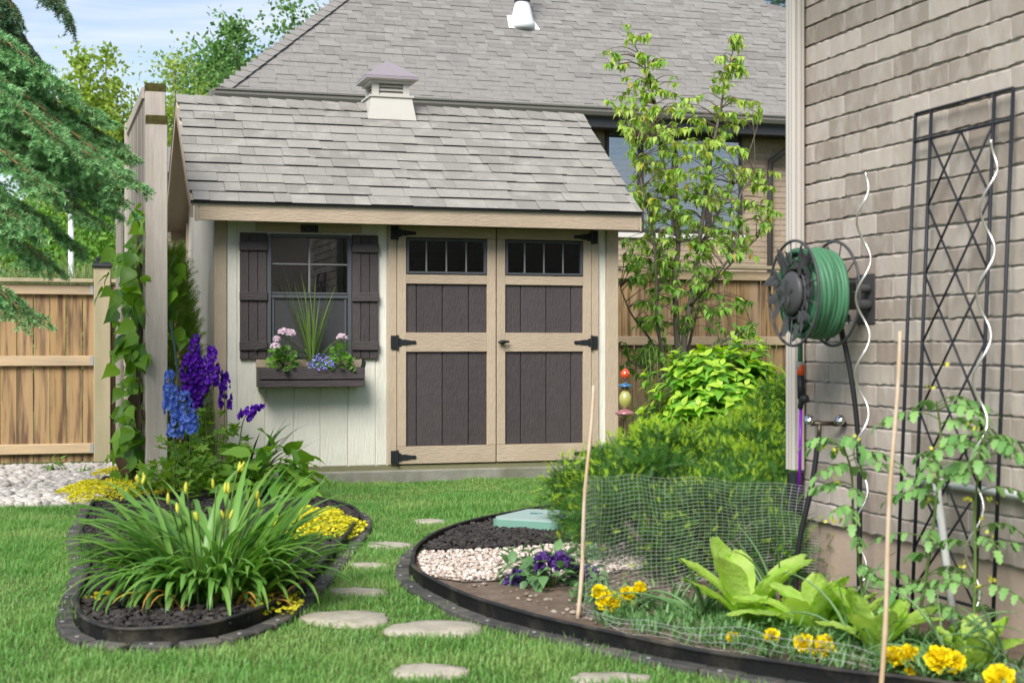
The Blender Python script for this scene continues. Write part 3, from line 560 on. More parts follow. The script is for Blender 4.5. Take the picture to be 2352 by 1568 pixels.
def brick_mesh(k, L=.242, Hh=.0765, dp=.02):
    r_ = np.random.default_rng(50+k); ny, nz = 9, 4; ys = np.linspace(0, L, ny); zs = np.array([0, .010, Hh-.006, Hh]); V = []
    for i, y in enumerate(ys):
        for j, z in enumerate(zs):
            ex = i in (0, ny-1); ez = j in (0, nz-1)
            V.append((-.00035*r_.normal()+(.0012 if ex else 0)+(.0048 if j == nz-1 else 0), y+(r_.normal()*.0012 if ex else r_.normal()*.003), z+r_.normal()*(.0019 if j == 0 else .0016)))
    F = [(i*nz+j, i*nz+j+1, (i+1)*nz+j+1, (i+1)*nz+j) for i in range(ny-1) for j in range(nz-1)]
    ring = [i*nz for i in range(ny)]+[(ny-1)*nz+j for j in range(1, nz)]+[i*nz+nz-1 for i in range(ny-2, -1, -1)]+[j for j in range(nz-2, 0, -1)]
    n0 = len(V); V += [(dp, V[q][1], V[q][2]) for q in ring]; m_ = len(ring)
    F2 = [(ring[q], n0+q, n0+(q+1) % m_, ring[(q+1) % m_]) for q in range(m_)]
    mb = MB(); mb.add(V, [np.array(F), np.array(F2)[:, ::-1]]); return mb.mesh('brick', False)
bms = [brick_mesh(k) for k in range(7)]; hms = [brick_mesh(20+k, .1195) for k in range(3)]
wb = H.put('brick_face', MB().box(WX+.0135, WX+.0145, -7.74, -5.40, .301, 2.66), MORT)
zc_, row = .304, 0; vj = MB()
while zc_ < 2.66:
    y = -5.386-(.0 if row % 2 else .125)
    if row % 2 == 0: H.piece('brick', hms[row % 3], BRK, (WX, -5.386-.1195, zc_), wb and None)
    while y-.242 > -7.72:
        H.piece('brick', bms[int(rng.integers(0, 7))], BRK, (WX+rng.uniform(-.0015, .0015), y-.242, zc_+rng.uniform(-.0012, .0012)), rot=(rng.uniform(-.004, .004), 0, 0)); vj.box(WX+.0035+rng.uniform(0, .002), WX+.0138, y-.2505, y-.2415, zc_+.002, zc_+.0735); y -= .25
    zc_ += .085; row += 1
H.put('mortar_joints', vj, MORT, kind='stuff')
# downspout with ribs
DSP = pm('beige_aluminium', (.43, .40, .365), .4, var=.05, vscale=4)
def dsec():
    w_, d_ = .074, .060; P_ = []
    for i in range(5): q = i/4; P_ += [(w_*(q-.5), -d_/2), (w_*(q-.5)+.006*(i < 4), -d_/2+.003*(i % 2))]
    return P_
oct_ = []
wd_, dd_ = .076, .062; c_ = .010
sec = [(-wd_/2+c_, -dd_/2), (-.02, -dd_/2), (-.017, -dd_/2+.004), (-.006, -dd_/2+.004), (-.003, -dd_/2), (.006, -dd_/2), (.009, -dd_/2+.004), (.019, -dd_/2+.004), (.022, -dd_/2), (wd_/2-c_, -dd_/2), (wd_/2, -dd_/2+c_), (wd_/2, -.018), (wd_/2-.004, -.014), (wd_/2-.004, -.004), (wd_/2, 0), (wd_/2, .008), (wd_/2-.004, .012), (wd_/2-.004, .020), (wd_/2, dd_/2-c_), (wd_/2-c_, dd_/2), (-wd_/2+c_, dd_/2), (-wd_/2, dd_/2-c_), (-wd_/2, -dd_/2+c_)]
# section lies in (along wall, out of wall): swap so the ribbed faces look outward and towards the yard
yc = -5.415; xc = WX-dd_/2-.012
def sweep(sec_, path_):
    k = len(sec_); V = np.array([(xc+b_+o[0], yc-a_+o[1], o[2]) for o in path_ for a_, b_ in sec_]); N = len(path_); i = (np.arange(N-1)*k)[:, None]; j = np.arange(k)[None]; j2 = (j+1) % k
    return MB().add(V, [np.stack([i+j, i+k+j, i+k+j2, i+j2], -1).reshape(-1, 4), np.arange(k)[None], (np.arange(k)[::-1]+(N-1)*k)[None]])
ds = H.put('downspout', sweep(sec, [(0, 0, .515), (0, 0, 3.05)]), DSP)
H.put('drain_adapter', MB().tube([(xc, yc, .50), (xc, yc, .30), (xc-.02, yc, .0)], [.036, .036, .04], 12), IRON, ds)
# white conduit along the wall
mb = MB(); mb.smooth = True; mb.tube([(WX-.02, -6.33, .548), (WX-.02, -7.7, .548)], .0145, 12); cd = H.put('conduit_pipe', mb, pm('white_pvc', (.62, .64, .66), .35))
for y in (-6.5, -7.0): H.put('pipe_clip', MB().box(WX-.037, WX+.0, y-.012, y+.012, .530, .566, c=.003), MATS['white_pvc'], cd)
# ================================================================== neighbour's house behind the fence
NB = YG('neighbour_house', 'large brick house with a broad grey hip roof behind the shed', 'house', 3.0, 9.7)
NBRK = pm('neighbour_brick', (.30, .225, .16), .9, rcol=(.36, .28, .21), var=.14, vscale=15, spec=.1)
NMORT = pm('neighbour_mortar', (.40, .35, .29), .95)
NBT = brickm('neighbour_brick_far', (.29, .22, .16), (.35, .27, .20), (.40, .35, .29))
ZE, PT = 4.50, math.radians(42); tp = math.tan(PT); tL = -1.14; OE = 9.2
NB.put('wall', MB().box(-.65, 13, 9.712, 18, 0, 4.42), NBT)
def bricks(grp, t0, t1, z0, z1, o, mat, holes, lim=400):
    me = MB().box(0, .24, 0, .02, 0, .0765, c=.003).mesh('brick'); z, row, k = z0, 0, 0
    while z < z1-.07:
        x = t0-(.125 if row % 2 else 0)
        while x < t1-.05:
            if not any(a_ < x+.12 < b_ and c_ < z+.04 < d_ for a_, b_, c_, d_ in holes) and k < lim: grp.piece('brick', me, mat, (x, o, z)); k += 1
            x += .25
        z += .085; row += 1
    return k
NB.put('mortar_face', MB().box(4.15, 8.2, 9.704, 9.711, 1.70, 4.41), NMORT)
nbk = bricks(NB, 4.2, 8.15, 1.72, 4.42, 9.694, NBRK, [(4.50, 6.80, 2.66, 4.36), (4.6, 6.7, 4.2, 4.6)], 330)
# roof deck and shingles
def rp(t, o, lift=0.0): return (t, o, ZE+(o-OE)*tp+lift)
topline = [(tL+4.6, OE+4.6), (6.9, OE+4.6), (7.55, OE+3.35), (7.95, OE+2.82), (8.25, OE+2.62), (8.6, OE+2.53), (9.2, OE+2.48), (13.5, OE+2.48)]
mb = MB(); pts = [rp(tL, OE), rp(13.5, OE)]+[rp(t, o) for t, o in topline[::-1]]; V = np.array(pts); mb.add(np.concatenate([V, V-(0, 0, .1)]), [np.arange(len(V))[None], (np.arange(len(V))[::-1]+len(V))[None]]+[np.array([[i, i+len(V), (i+1) % len(V)+len(V), (i+1) % len(V)]]) for i in range(len(V))])
mb.add([rp(tL, OE), rp(tL+4.6, OE+4.6), (tL+4.6, OE+12, ZE+4.6*tp), (tL, OE+16.6, ZE)], np.array([[0, 1, 2, 3]]))
nrf = NB.put('roof', mb, pm('roof_deck', (.16, .145, .14), .95))
CE = .118; dyc, dzc = CE*math.cos(PT), CE*math.sin(PT); nsh = MB().box(0, 1, -.01, 1, 0, 1).mesh('shingle'); big = []; rest = MB(); cnt = 0
for i in range(53):
    o = OE-.03+i*dyc; x = tL+max(0, (o-OE))+rng.uniform(-.3, 0)
    lim = 13.0 if o-OE < 2.4 else np.interp(-(o-OE), [-p[1]+OE for p in topline[1:][::1]][0:4], [p[0] for p in topline[1:]][0:4]) if o-OE > 2.62 else 8.25
    if o-OE < 2.4: lim = 10.2
    while x < lim:
        wd = rng.uniform(.13, .34); x0, x1 = max(x, tL+max(0, o-OE)-.02), min(x+wd, lim); x += wd
        if x1-x0 < .04: continue
        th = rng.choice([.008, .016]); z = ZE+(o-OE)*tp+.004
        if cnt < 300 and x0 > -1.2 and x1 < 8.6: NB.piece('shingle', nsh, ASPHJ, (x0+.002, o, z), nrf, rot=(PT-.03, 0, 0), scale=(x1-x0-.004, CE+.04, th)); cnt += 1
        else:
            e1 = np.array([0, math.cos(PT-.03), math.sin(PT-.03)])*(CE+.03); nn_ = np.array([0, -math.sin(PT-.03), math.cos(PT-.03)])*th; p0 = np.array([x0+.002, o, z]); p1 = np.array([x1-.002, o, z])
            rest.add([p0, p1, p0+nn_, p1+nn_, p0+nn_+e1, p1+nn_+e1, p0+e1, p1+e1], np.array([[0, 1, 3, 2], [2, 3, 5, 4], [0, 2, 4, 6], [1, 7, 5, 3]]))
NB.put('shingles', rest, ASPHJ, nrf, kind='stuff')
hipd = np.array([1, 1, tp]); hipd = hipd/np.linalg.norm(hipd)
hcm = MB().add([(0, 0, .02), (.22, 0, .008), (.22, .13, -.05), (0, .13, -.035), (.22, -.13, -.05), (0, -.13, -.035)], np.array([[0, 1, 2, 3], [1, 0, 5, 4]])).add([(0, 0, .02), (0, .13, -.035), (0, .13, -.045), (0, 0, .008), (0, -.13, -.035), (0, -.13, -.045)], np.array([[0, 1, 2, 3], [0, 3, 5, 4]])).mesh('hip_cap')
for k_ in range(32):
    p = np.array(rp(tL, OE, .03))+hipd*(k_*.185); o = NB.piece('hip_cap', hcm, ASPHJ, tuple(p), nrf); o.rotation_euler = Matrix(((hipd[0], -.7071, -hipd[2]*.7071), (hipd[1], .7071, -hipd[2]*.7071), (hipd[2], 0, math.hypot(hipd[0], hipd[1])))).to_euler()
GUT = pm('gutter_metal', (.135, .130, .115), .35, var=.04); SOFD = pm('dark_soffit', (.035, .032, .030), .5, var=.1)
gut = NB.put('gutter', MB().prism([(9.19, 4.36), (9.11, 4.38), (9.085, 4.43), (9.09, 4.465), (9.07, 4.48), (9.075, 4.505), (9.10, 4.50), (9.19, 4.47)], 14.6, 0, tL-.10), GUT)
NB.put('end_gutter', MB().box(tL-.16, tL-.04, 9.19, 20, 4.36, 4.50, c=.02), GUT, gut)
NB.put('fascia', MB().box(tL, 13, 9.192, 9.22, 4.22, 4.46), pm('dark_fascia', (.030, .031, .034), .45)); 
NB.put('fascia', MB().box(tL, tL+.03, 9.225, 20, 4.22, 4.46), MATS['dark_fascia'])
for k_ in range(30): NB.put('soffit_board', MB().box(-.9+k_*.32+.006, -.9+(k_+1)*.32-.006, 9.225, 9.72, 4.235, 4.245), SOFD)
mb = MB(); mb.smooth = True; mb.tube([(7.62, 9.14, 4.38), (7.62, 9.16, 4.25), (7.42, 9.40, 4.05), (7.24, 9.64, 3.88), (7.235, 9.645, 3.7), (7.235, 9.645, 0)], .045, 8); NB.put('downspout', mb, pm('dark_downspout', (.055, .05, .047), .4))
FRB = pm('bronze_frame', (.045, .036, .035), .4); WSH = pm('white_shutter', (.60, .62, .62), .5)
wx0, wx1, wz0, wz1 = 4.55, 6.77, 2.74, 4.32; nw = NB.put('window', MB().box(wx0, wx1, 9.70, 9.74, wz0, wz1), INSIDE)
xs = np.linspace(wx0, wx1, 5)
for i in range(4):
    a_, b_ = xs[i], xs[i+1]; f_ = .045
    NB.put('frame', MB().box(a_, a_+f_, 9.645, 9.70, wz0, wz1).box(b_-f_, b_-.001, 9.645, 9.70, wz0, wz1).box(a_+f_, b_-f_, 9.645, 9.70, wz1-.06, wz1).box(a_+f_, b_-f_, 9.645, 9.70, wz0, wz0+.06), FRB, nw)
    for k_ in range(17):
        z = wz0+.08+k_*.0845; NB.put('shutter_slat', MB().add([(a_+f_, 9.685, z), (b_-f_, 9.685, z), (b_-f_, 9.698, z+.07), (a_+f_, 9.698, z+.07)], np.array([[0, 1, 2, 3]])), WSH, nw)
    NB.put('pane', MB().box(a_+f_, b_-f_, 9.668, 9.671, wz0+.06, wz1-.06), glassm('house_glass', (.85, .88, .9), 2.6), nw)
NB.put('window_sill', MB().box(wx0-.06, wx1+.06, 9.63, 9.70, 2.66, 2.735, c=.006), pm('limestone', (.55, .53, .49), .85, var=.1))
# flue pipe with flashing on the roof
WM = pm('white_metal', (.72, .74, .75), .35, var=.06, vscale=6)
ft, fo = 3.62, 10.86; base = np.array(rp(ft, fo, .02)); mb = MB(); mb.smooth = True
mb.lathe([(.21, -.08), (.20, .0), (.165, .10), (.13, .26), (.105, .33), (.105, .34), (0, .34)], 20, base); mb.lathe([(.115, .34), (.125, .345), (.125, .37), (.11, .375), (0, .375)], 20, base, m=1); mb.lathe([(.095, .37), (.095, 1.1), (0, 1.1)], 20, base)
fl = NB.put('flue_pipe', mb, [WM, pm('storm_collar', (.06, .06, .06), .5)])
up_ = np.array([0, math.cos(PT), math.sin(PT)]); nn_ = np.array([0, -math.sin(PT), math.cos(PT)])
V = []
for lift in (.0, .01):
    for a_, b_ in ((-.25, -.16), (.25, -.16), (.20, .22), (-.20, .22)): V.append(base+np.array([a_, 0, 0])+up_*b_+nn_*(lift+.004))
NB.put('flashing', MB().add(V, np.array([[0, 3, 2, 1], [4, 5, 6, 7], [0, 1, 5, 4], [2, 3, 7, 6], [1, 2, 6, 5], [3, 0, 4, 7]])), WM, fl)
# lower brick house further left
o2 = 13.0; tA, zA = Fo(300, 440, o2); tB, zg = Fo(400, 398, o2); tC = Fo(470, 398, o2)[0]
N2 = YG('neighbour_house', 'low brick house glimpsed between the wooden screen and the shed', 'house', tB, o2)
N2.put('wall', MB().box(tA+.45, tC, o2+.412, o2+8, 0, zg), NBT)
B2 = pm('mauve_brick', (.17, .135, .115), .9, rcol=(.215, .175, .15), var=.12, spec=.1)
bricks(N2, Fo(375, 500, o2+.4)[0], Fo(432, 500, o2+.4)[0]+.1, 1.6, zg-.1, o2+.395, B2, [], 90)
N2.put('roof', MB().add([(tA-.1, o2, zg), (tC, o2, zg), (tC, o2+4, zg+1.25), (tA+1.4, o2+4, zg+1.25), (tA-.1, o2+8.5, zg)], np.array([[0, 1, 2, 3]])).add([(tA-.1, o2, zg), (tA+1.4, o2+4, zg+1.25), (tA-.1, o2+8.5, zg)], np.array([[0, 1, 2]])), ASPHJ)
N2.put('gutter', MB().box(tA-.2, tC, o2-.1, o2-.002, zg-.12, zg+.01, c=.02), FRB); N2.put('end_gutter', MB().box(tA-.2, tA-.1, o2+.0, o2+8.5, zg-.12, zg+.01, c=.02), GUT)
N2.put('fascia', MB().box(tA-.09, tC, o2, o2+.4, zg-.24, zg-.13), MATS['dark_fascia'])
# lamp post beyond the fence
lp = at(163, 610, 17.5); lz = at(163, 490, 17.5)[2]
lt = thing('lamp_post', 'slim pale lamp post standing beyond the left fence', 'lamp post', (lp[0], lp[1], 0)); mb = MB(); mb.smooth = True; mb.tube([(0, 0, 0), (0, 0, lz)], .032, 12); link('pole', mb, pm('pale_metal', (.55, .57, .6), .4), lt)
link('lantern', MB().lathe([(.035, 0), (.07, .02), (.10, .22), (.12, .24), (.06, .32), (0, .34)], 10, (0, 0, lz)), IRON, lt)
# ================================================================== fences
CED = pm('cedar_board', (.43, .275, .125), .8, rcol=(.34, .235, .14), col2=(.13, .08, .048), c2scale=5.5, c2pos=(.44, .64), stretch=(4.5, 1, .5), var=.3, vscale=11, objv=.14, bump=.3, bscale=60)
CEDR = pm('cedar_rail', (.52, .38, .23), .8, col2=(.40, .31, .21), c2scale=2.0, stretch=(.4, 1, 3), var=.2, vscale=14, objv=.1, bump=.3, bscale=60)
GREEN = pm('greyed_fence_wood', (.42, .35, .23), .85, col2=(.31, .28, .17), c2scale=1.5, stretch=(3, 3, .5), var=.2, vscale=12, bump=.3, bscale=60)
GALV = pm('galvanised', (.45, .46, .47), .45, metal=.6)
FO_ = 2.9
def fence(label, t0, t1, posts, zb, zt, rails, zp, capz):
    f = YG('wooden_fence', label, 'fence', (t0+t1)/2, FO_); bm_ = MB().box(0, .137, 0, .018, 0, 1, c=.002).mesh('board'); x = t0
    while x < t1: f.piece('board', bm_, CED, (x, FO_+rng.uniform(0, .004), zb+rng.uniform(-.01, .01)), scale=(rng.uniform(.985, 1.0), 1, zt-zb-.02), rot=(0, rng.uniform(-.003, .003), 0)); x += .1415
    segs = sorted([t0]+list(posts)+[t1])
    for i in range(len(segs)-1):
        a_, b_ = segs[i]+(.075 if i else 0), segs[i+1]-(.075 if i < len(segs)-2 else 0)
        for z in rails:
            r_ = f.put('rail', MB().box(a_, b_, FO_-.042, FO_-.002, z-.045, z+.045, c=.004), CEDR)
            if i < len(segs)-2: f.put('bracket', MB().box(b_-.03, b_-.001, FO_-.046, FO_-.0425, z-.043, z+.043), GALV, r_)
        f.put('cap_board', MB().box(a_, b_, FO_-.085, FO_+.06, zt, zt+.035, c=.004), GREEN)
    for p in posts:
        ps = f.put('post', MB().box(p-.073, p+.073, FO_-.10, FO_+.04, -.1, zp, c=.006), GREEN)
        f.put('post_cap', MB().lathe([(.125, 0), (.125, .012), (.115, .03), (.075, .055), (.075, .085), (.06, .095), (0, .10)], 4, (0, 0, 0)), IRON, ps); c_ = ps.children[0]; c_.location = (p, FO_-.03, zp); c_.rotation_euler = (0, 0, pi/4)
    return f
tp_ = Fo(235, 700, FO_-.1)[0]
z_ = lambda y: Fo(120, y, FO_-.04)[1]
fence('honey coloured board fence with a capped post behind the pebble bed', -5.6, -1.25, [tp_, tp_-2.45], -.05, z_(648), [z_(664), z_(828), z_(1030)], z_(612), 0)
z_ = lambda y: Fo(1600, y, FO_-.04)[1]
fence('weathered board fence behind the small tree and hydrangea', 1.05, 6.2, [4.6], .02, z_(616), [z_(632), z_(782), z_(1010)], z_(600), 0)
# ================================================================== wooden screen
GW = pm('greyed_timber', (.42, .365, .315), .85, col2=(.50, .45, .405), c2scale=3, stretch=(4, 4, .35), var=.22, vscale=18, bump=.5, bscale=45, bst=(3, 3, .2))
GWS = pm('weathered_slat', (.20, .175, .15), .9, col2=(.30, .27, .24), c2scale=3, stretch=(4, 4, .35), var=.3, vscale=18, objv=.25)
MOSS = pm('mossy_end', (.075, .075, .018), .95, col2=(.045, .03, .012), c2scale=25, var=.35, vscale=50, bump=.6, bscale=60)
SCR = thing('garden_screen', 'tall greyed timber post and slatted screen covered with climbing vine', 'garden screen', (-2.458, 10.36, 0), math.radians(17.6))
px = .072
pst = link('post', MB().box(-px, px, -.06, .0, 0, 2.63, c=.004), GW, SCR); link('mossy_end', MB().box(-px-.001, px+.001, -.061, .0, 2.565, 2.632, c=.004), MOSS, pst)
pst = link('post', MB().box(-px-.0, px-.008, .002, .09, 0, 2.86, c=.004), GW, SCR); link('mossy_end', MB().box(-px-.001, px-.007, .001, .091, 2.80, 2.862, c=.004), MOSS, pst)
sl = MB().box(-.012, .012, -.014, .014, 0, 1, c=.003).mesh('slat')
for i in range(25): y = .13+i*.072; link('slat', sl, GWS, SCR, loc=(-.065-.0*y, y, .12), scale=(1, 1, 2.64))
link('top_rail', MB().box(-.09, -.03, .10, 1.95, 2.765, 2.85, c=.004), GW, SCR); link('bottom_rail', MB().box(-.05, -.025, .10, 1.95, .10, .19, c=.004), GW, SCR)
link('post', MB().box(-.10, .04, 1.95, 2.09, 0, 2.86, c=.004), GW, SCR)
for i in range(11): y = 2.16+i*.075; link('slat', sl, GWS, SCR, loc=(-.115, y, .12), scale=(1, 1, 2.06))
link('top_rail', MB().box(-.13, -.08, 2.10, 2.95, 2.10, 2.20, c=.004), GW, SCR)
# ================================================================== lawn grass
GRASS = leafm('grass_blade', (.105, .262, .052), (.21, .43, .11), .45, .45, .35, c3=(.30, .29, .12), patch=(.30, .43, .14), pscale=1.9)
N = 430000
D_ = np.sqrt(rng.uniform(4.4**2, 11.8**2, N)); X_ = rng.uniform(-1, 1, N)*(.352*D_+.12)
keep = ~inpoly(X_, D_, LBP) & ~inpoly(X_, D_, RBP) & ~inpoly(X_, D_, PBP)
tl, ol = toL(X_, D_); keep &= ~((tl > HX0-.06) & (tl < HX1+.03) & (ol > -.045)) & ~((tl > WX-.02) & (ol < -5.36))
for (sx, sy, ra, rb_) in SPOTS: keep &= ((X_-sx)/ra)**2+((D_-sy)/rb_)**2 > .74
for path, sg in ((LB, 1), (RB, 1)):
    tt = np.gradient(path, axis=0); tt /= np.linalg.norm(tt, axis=1)[:, None]; off = path+np.stack([tt[:, 1], -tt[:, 0]], 1)*sg*.045
    idx = np.where(keep)[0]; dm = np.full(len(idx), 9.0)
    for q in off[::1]: dm = np.minimum(dm, np.hypot(X_[idx]-q[0], D_[idx]-q[1]))
    keep[idx[dm < .040]] = False
X_, D_ = X_[keep], D_[keep]; N = len(X_)
cl = np.sin(X_*3.1+1.3*np.sin(D_*1.7))*np.cos(D_*2.3+X_)  # tufted growth
Lg = rng.uniform(.022, .050, N)*(1+.38*cl)*np.where(np.sin(X_*11+2*np.sin(D_*7))*np.sin(D_*9+1.5*np.sin(X_*6)) > .55, 1.5, 1); az = rng.uniform(0, 2*pi, N); el = rng.uniform(.75, 1.5, N); bd = rng.uniform(.2, 1.0, N); wd = rng.uniform(.0034, .0058, N)
dx_, dy_ = np.cos(az), np.sin(az); B = np.stack([X_, D_, np.full(N, -.004)], 1); sd_ = np.stack([-dy_, dx_, 0*dx_], 1)*wd[:, None]/2
d1 = np.stack([np.cos(el)*dx_, np.cos(el)*dy_, np.sin(el)], 1)*(Lg*.55)[:, None]; e2 = el-bd; d2 = np.stack([np.cos(e2)*dx_, np.cos(e2)*dy_, np.sin(e2)], 1)*(Lg*.45)[:, None]
V = np.stack([B-sd_, B+sd_, B+d1-sd_*.8, B+d1+sd_*.8, B+d1+d2], 1).reshape(-1, 3); i = np.arange(N)[:, None]*5
tag(link('grass', MB().add(V, [np.concatenate([i, i+1, i+3, i+2], 1), np.concatenate([i+2, i+3, i+4], 1)]), GRASS, kind='stuff'), 'short green grass blades of the lawn')
# ================================================================== plant tools
def plant(name, label, cat, base, group=None): return thing(name, label, cat, base, 0, group)
def put_leaves(name, parent, mb, mats, smooth=True, kind=None):
    mb.smooth = smooth; return link(name, mb, mats, parent, kind=kind)
STEM = pm('green_stem', (.085, .14, .035), .6, var=.2); BARK = pm('grey_bark', (.14, .125, .10), .9, var=.3, vscale=30, bump=.6, bscale=40, stretch=(1, 1, .3)); TWIG = pm('brown_twig', (.11, .08, .055), .85, var=.2)
OVATE = leaf_tpl([.02, .20, .30, .29, .20, .09, 0], .3, .35); HEART = leaf_tpl([.18, .40, .40, .30, .18, .07, 0], .2, .30); LANCE = leaf_tpl([.02, .10, .14, .12, .06, 0], .3, .5); DROOP = leaf_tpl([.02, .19, .27, .24, .15, .06, 0], .45, .55)
BIGOV = leaf_tpl([.05, .26, .34, .33, .25, .13, 0], .22, .45, .12); SMALL = leaf_tpl([.05, .34, .42, .28, 0], .2, .2)
ROUND = fan_tpl([.55+.09*math.cos(i*pi) for i in range(17)], .25); LOBED = fan_tpl([.35, .75, .38, .95, .42, 1.0, .42, .95, .38, .75, .35], .1)
TINY = (np.array([(0, 0, 0), (.36, .45, .1), (0, 1, 0), (-.36, .45, .1)]), [np.array([[0, 1, 2], [0, 2, 3]])])
PETAL = leaf_tpl([.15, .38, .46, .34, .1], .1, -.25)
# ------------------------------------------------------------------ daylily clump
bs = gr(455, 1395, .05); dl = plant('daylily', 'big clump of arching green daylily leaves with yellow buds', 'daylily', bs)
N = 400; rr = .20*np.sqrt(rng.uniform(0, 1, N)); aa = rng.uniform(0, 2*pi, N); az = aa+rng.normal(0, .6, N); mb = MB()
front = np.clip(-np.sin(az), 0, 1); rgt = np.clip(np.cos(az), 0, 1)
ribbons(mb, np.stack([rr*np.cos(aa)*1.3, rr*np.sin(aa)*1.0+.22, 0*rr], 1), az, rng.uniform(1.0, 1.52, N)-.25*rr/.24, rng.uniform(.8, 2.3, N)+.5*front-.6*rgt, rng.uniform(.40, .76, N)*(1-.45*front)*(1-.12*rgt), rng.uniform(.024, .038, N), 9, .35)
put_leaves('leaves', dl, mb, leafm('daylily_leaf', (.075, .21, .03), (.19, .37, .075), .35, .4, .45, c3=(.16, .26, .05)))
N = 26; aa = rng.uniform(0, 2*pi, N); rr = rng.uniform(.1, .25, N); mb = MB()
ribbons(mb, np.stack([rr*np.cos(aa)*1.2, rr*np.sin(aa)*.8+.08, 0*rr], 1), aa+rng.normal(0, .4, N), rng.uniform(.5, 1.2, N), rng.uniform(1.6, 2.8, N), rng.uniform(.14, .28, N), rng.uniform(.010, .02, N), 7, .5)
put_leaves('withered_leaves', dl, mb, leafm('withered_leaf', (.30, .16, .045), (.42, .26, .06), .2, .7, .1, c3=(.40, .36, .05)))
BUD = leafm('yellow_bud', (.50, .48, .05), (.58, .60, .08), .3, .45)
for x, y, D in [(526, 1130, 5.6), (545, 1080, 5.9), (497, 1120, 5.9), (430, 1130, 5.3), (390, 1155, 5.4), (412, 1175, 5.5), (325, 1110, 6.0), (340, 1105, 6.1), (592, 1145, 5.6), (600, 1165, 5.7), (455, 1195, 5.7), (520, 1190, 5.8)]:
    tpt = at(x, y, D+.05)-bs; fo = np.array([tpt[0]*.35, tpt[1]*.4+.1, 0]); mid = (tpt+fo)/2+np.array([0, 0, .05]); mb = MB(); mb.smooth = True; mb.tube(smooth_line([fo, mid, tpt], 4), .0035, 6); s_ = link('flower_stalk', mb, STEM, dl)
    mb = MB(); mb.smooth = True
    for k_ in range(rng.integers(1, 4)): mb.lathe([(.002, 0), (.006, .010), (.0075, .022), (.005, .036), (.001, .045)], 7, tpt+np.array([rng.normal(0, .008), 0, -.005]), (rng.normal(0, .4), rng.normal(0, .3), 1))
    link('bud', mb, BUD, s_)
# ------------------------------------------------------------------ creeping jenny mats
JEN = leafm('gold_leaf', (.60, .56, .03), (.78, .74, .07), .4, .6, .1, c3=(.40, .46, .04))
def jenny(label, c, rx, ry, n, h=.05, rot=0.0):
    p = plant('creeping_jenny', label, 'ground cover', (c[0], c[1], .04), 'golden creeping ground cover'); a_ = rng.uniform(0, 2*pi, n); q = np.sqrt(rng.uniform(0, 1, n)); bump = 1+.18*np.sin(3*a_+c[0]*9)+.1*np.sin(7*a_)
    x = q*rx*bump*np.cos(a_); y = q*ry*bump*np.sin(a_); x, y = x*math.cos(rot)-y*math.sin(rot), x*math.sin(rot)+y*math.cos(rot)
    lump = .5+.5*np.sin(x*31+2*np.sin(y*23))*np.cos(y*27); z = h*(1-q**3)*(.35+.65*lump)+rng.uniform(0, .012, n); mb = MB(); mb.inst(TINY, frames(rdir(n, -.2, .5), rdir(n, .3, 1)), np.stack([x, y, z], 1), rng.uniform(.016, .028, n)); put_leaves('leaves', p, mb, JEN, False)
c = gr(712, 1205, .05); jenny('golden yellow creeping plant spilling over the right tip of the daylily bed', (c[0]-.0, c[1]-.1), .28, .72, 5200, .09)
c = gr(240, 1140, .03); jenny('golden yellow creeping plant beside the pebbles and screen', (c[0]+.08, c[1]+.1), .42, .62, 4200, .09, .3)
c = gr(258, 1092, .03); jenny('small tuft of golden creeping plant behind the pebbles at the fence post', (c[0], c[1]), .12, .2, 500, .06)
c = gr(235, 1375, .05); jenny('tiny gold sprigs inside the left curve of the black edging', (c[0], c[1]), .07, .12, 130, .03)
c = gr(630, 1395, .05); jenny('sparse gold sprigs along the front of the daylily bed', (c[0]-.02, c[1]+.1), .12, .22, 220, .03)
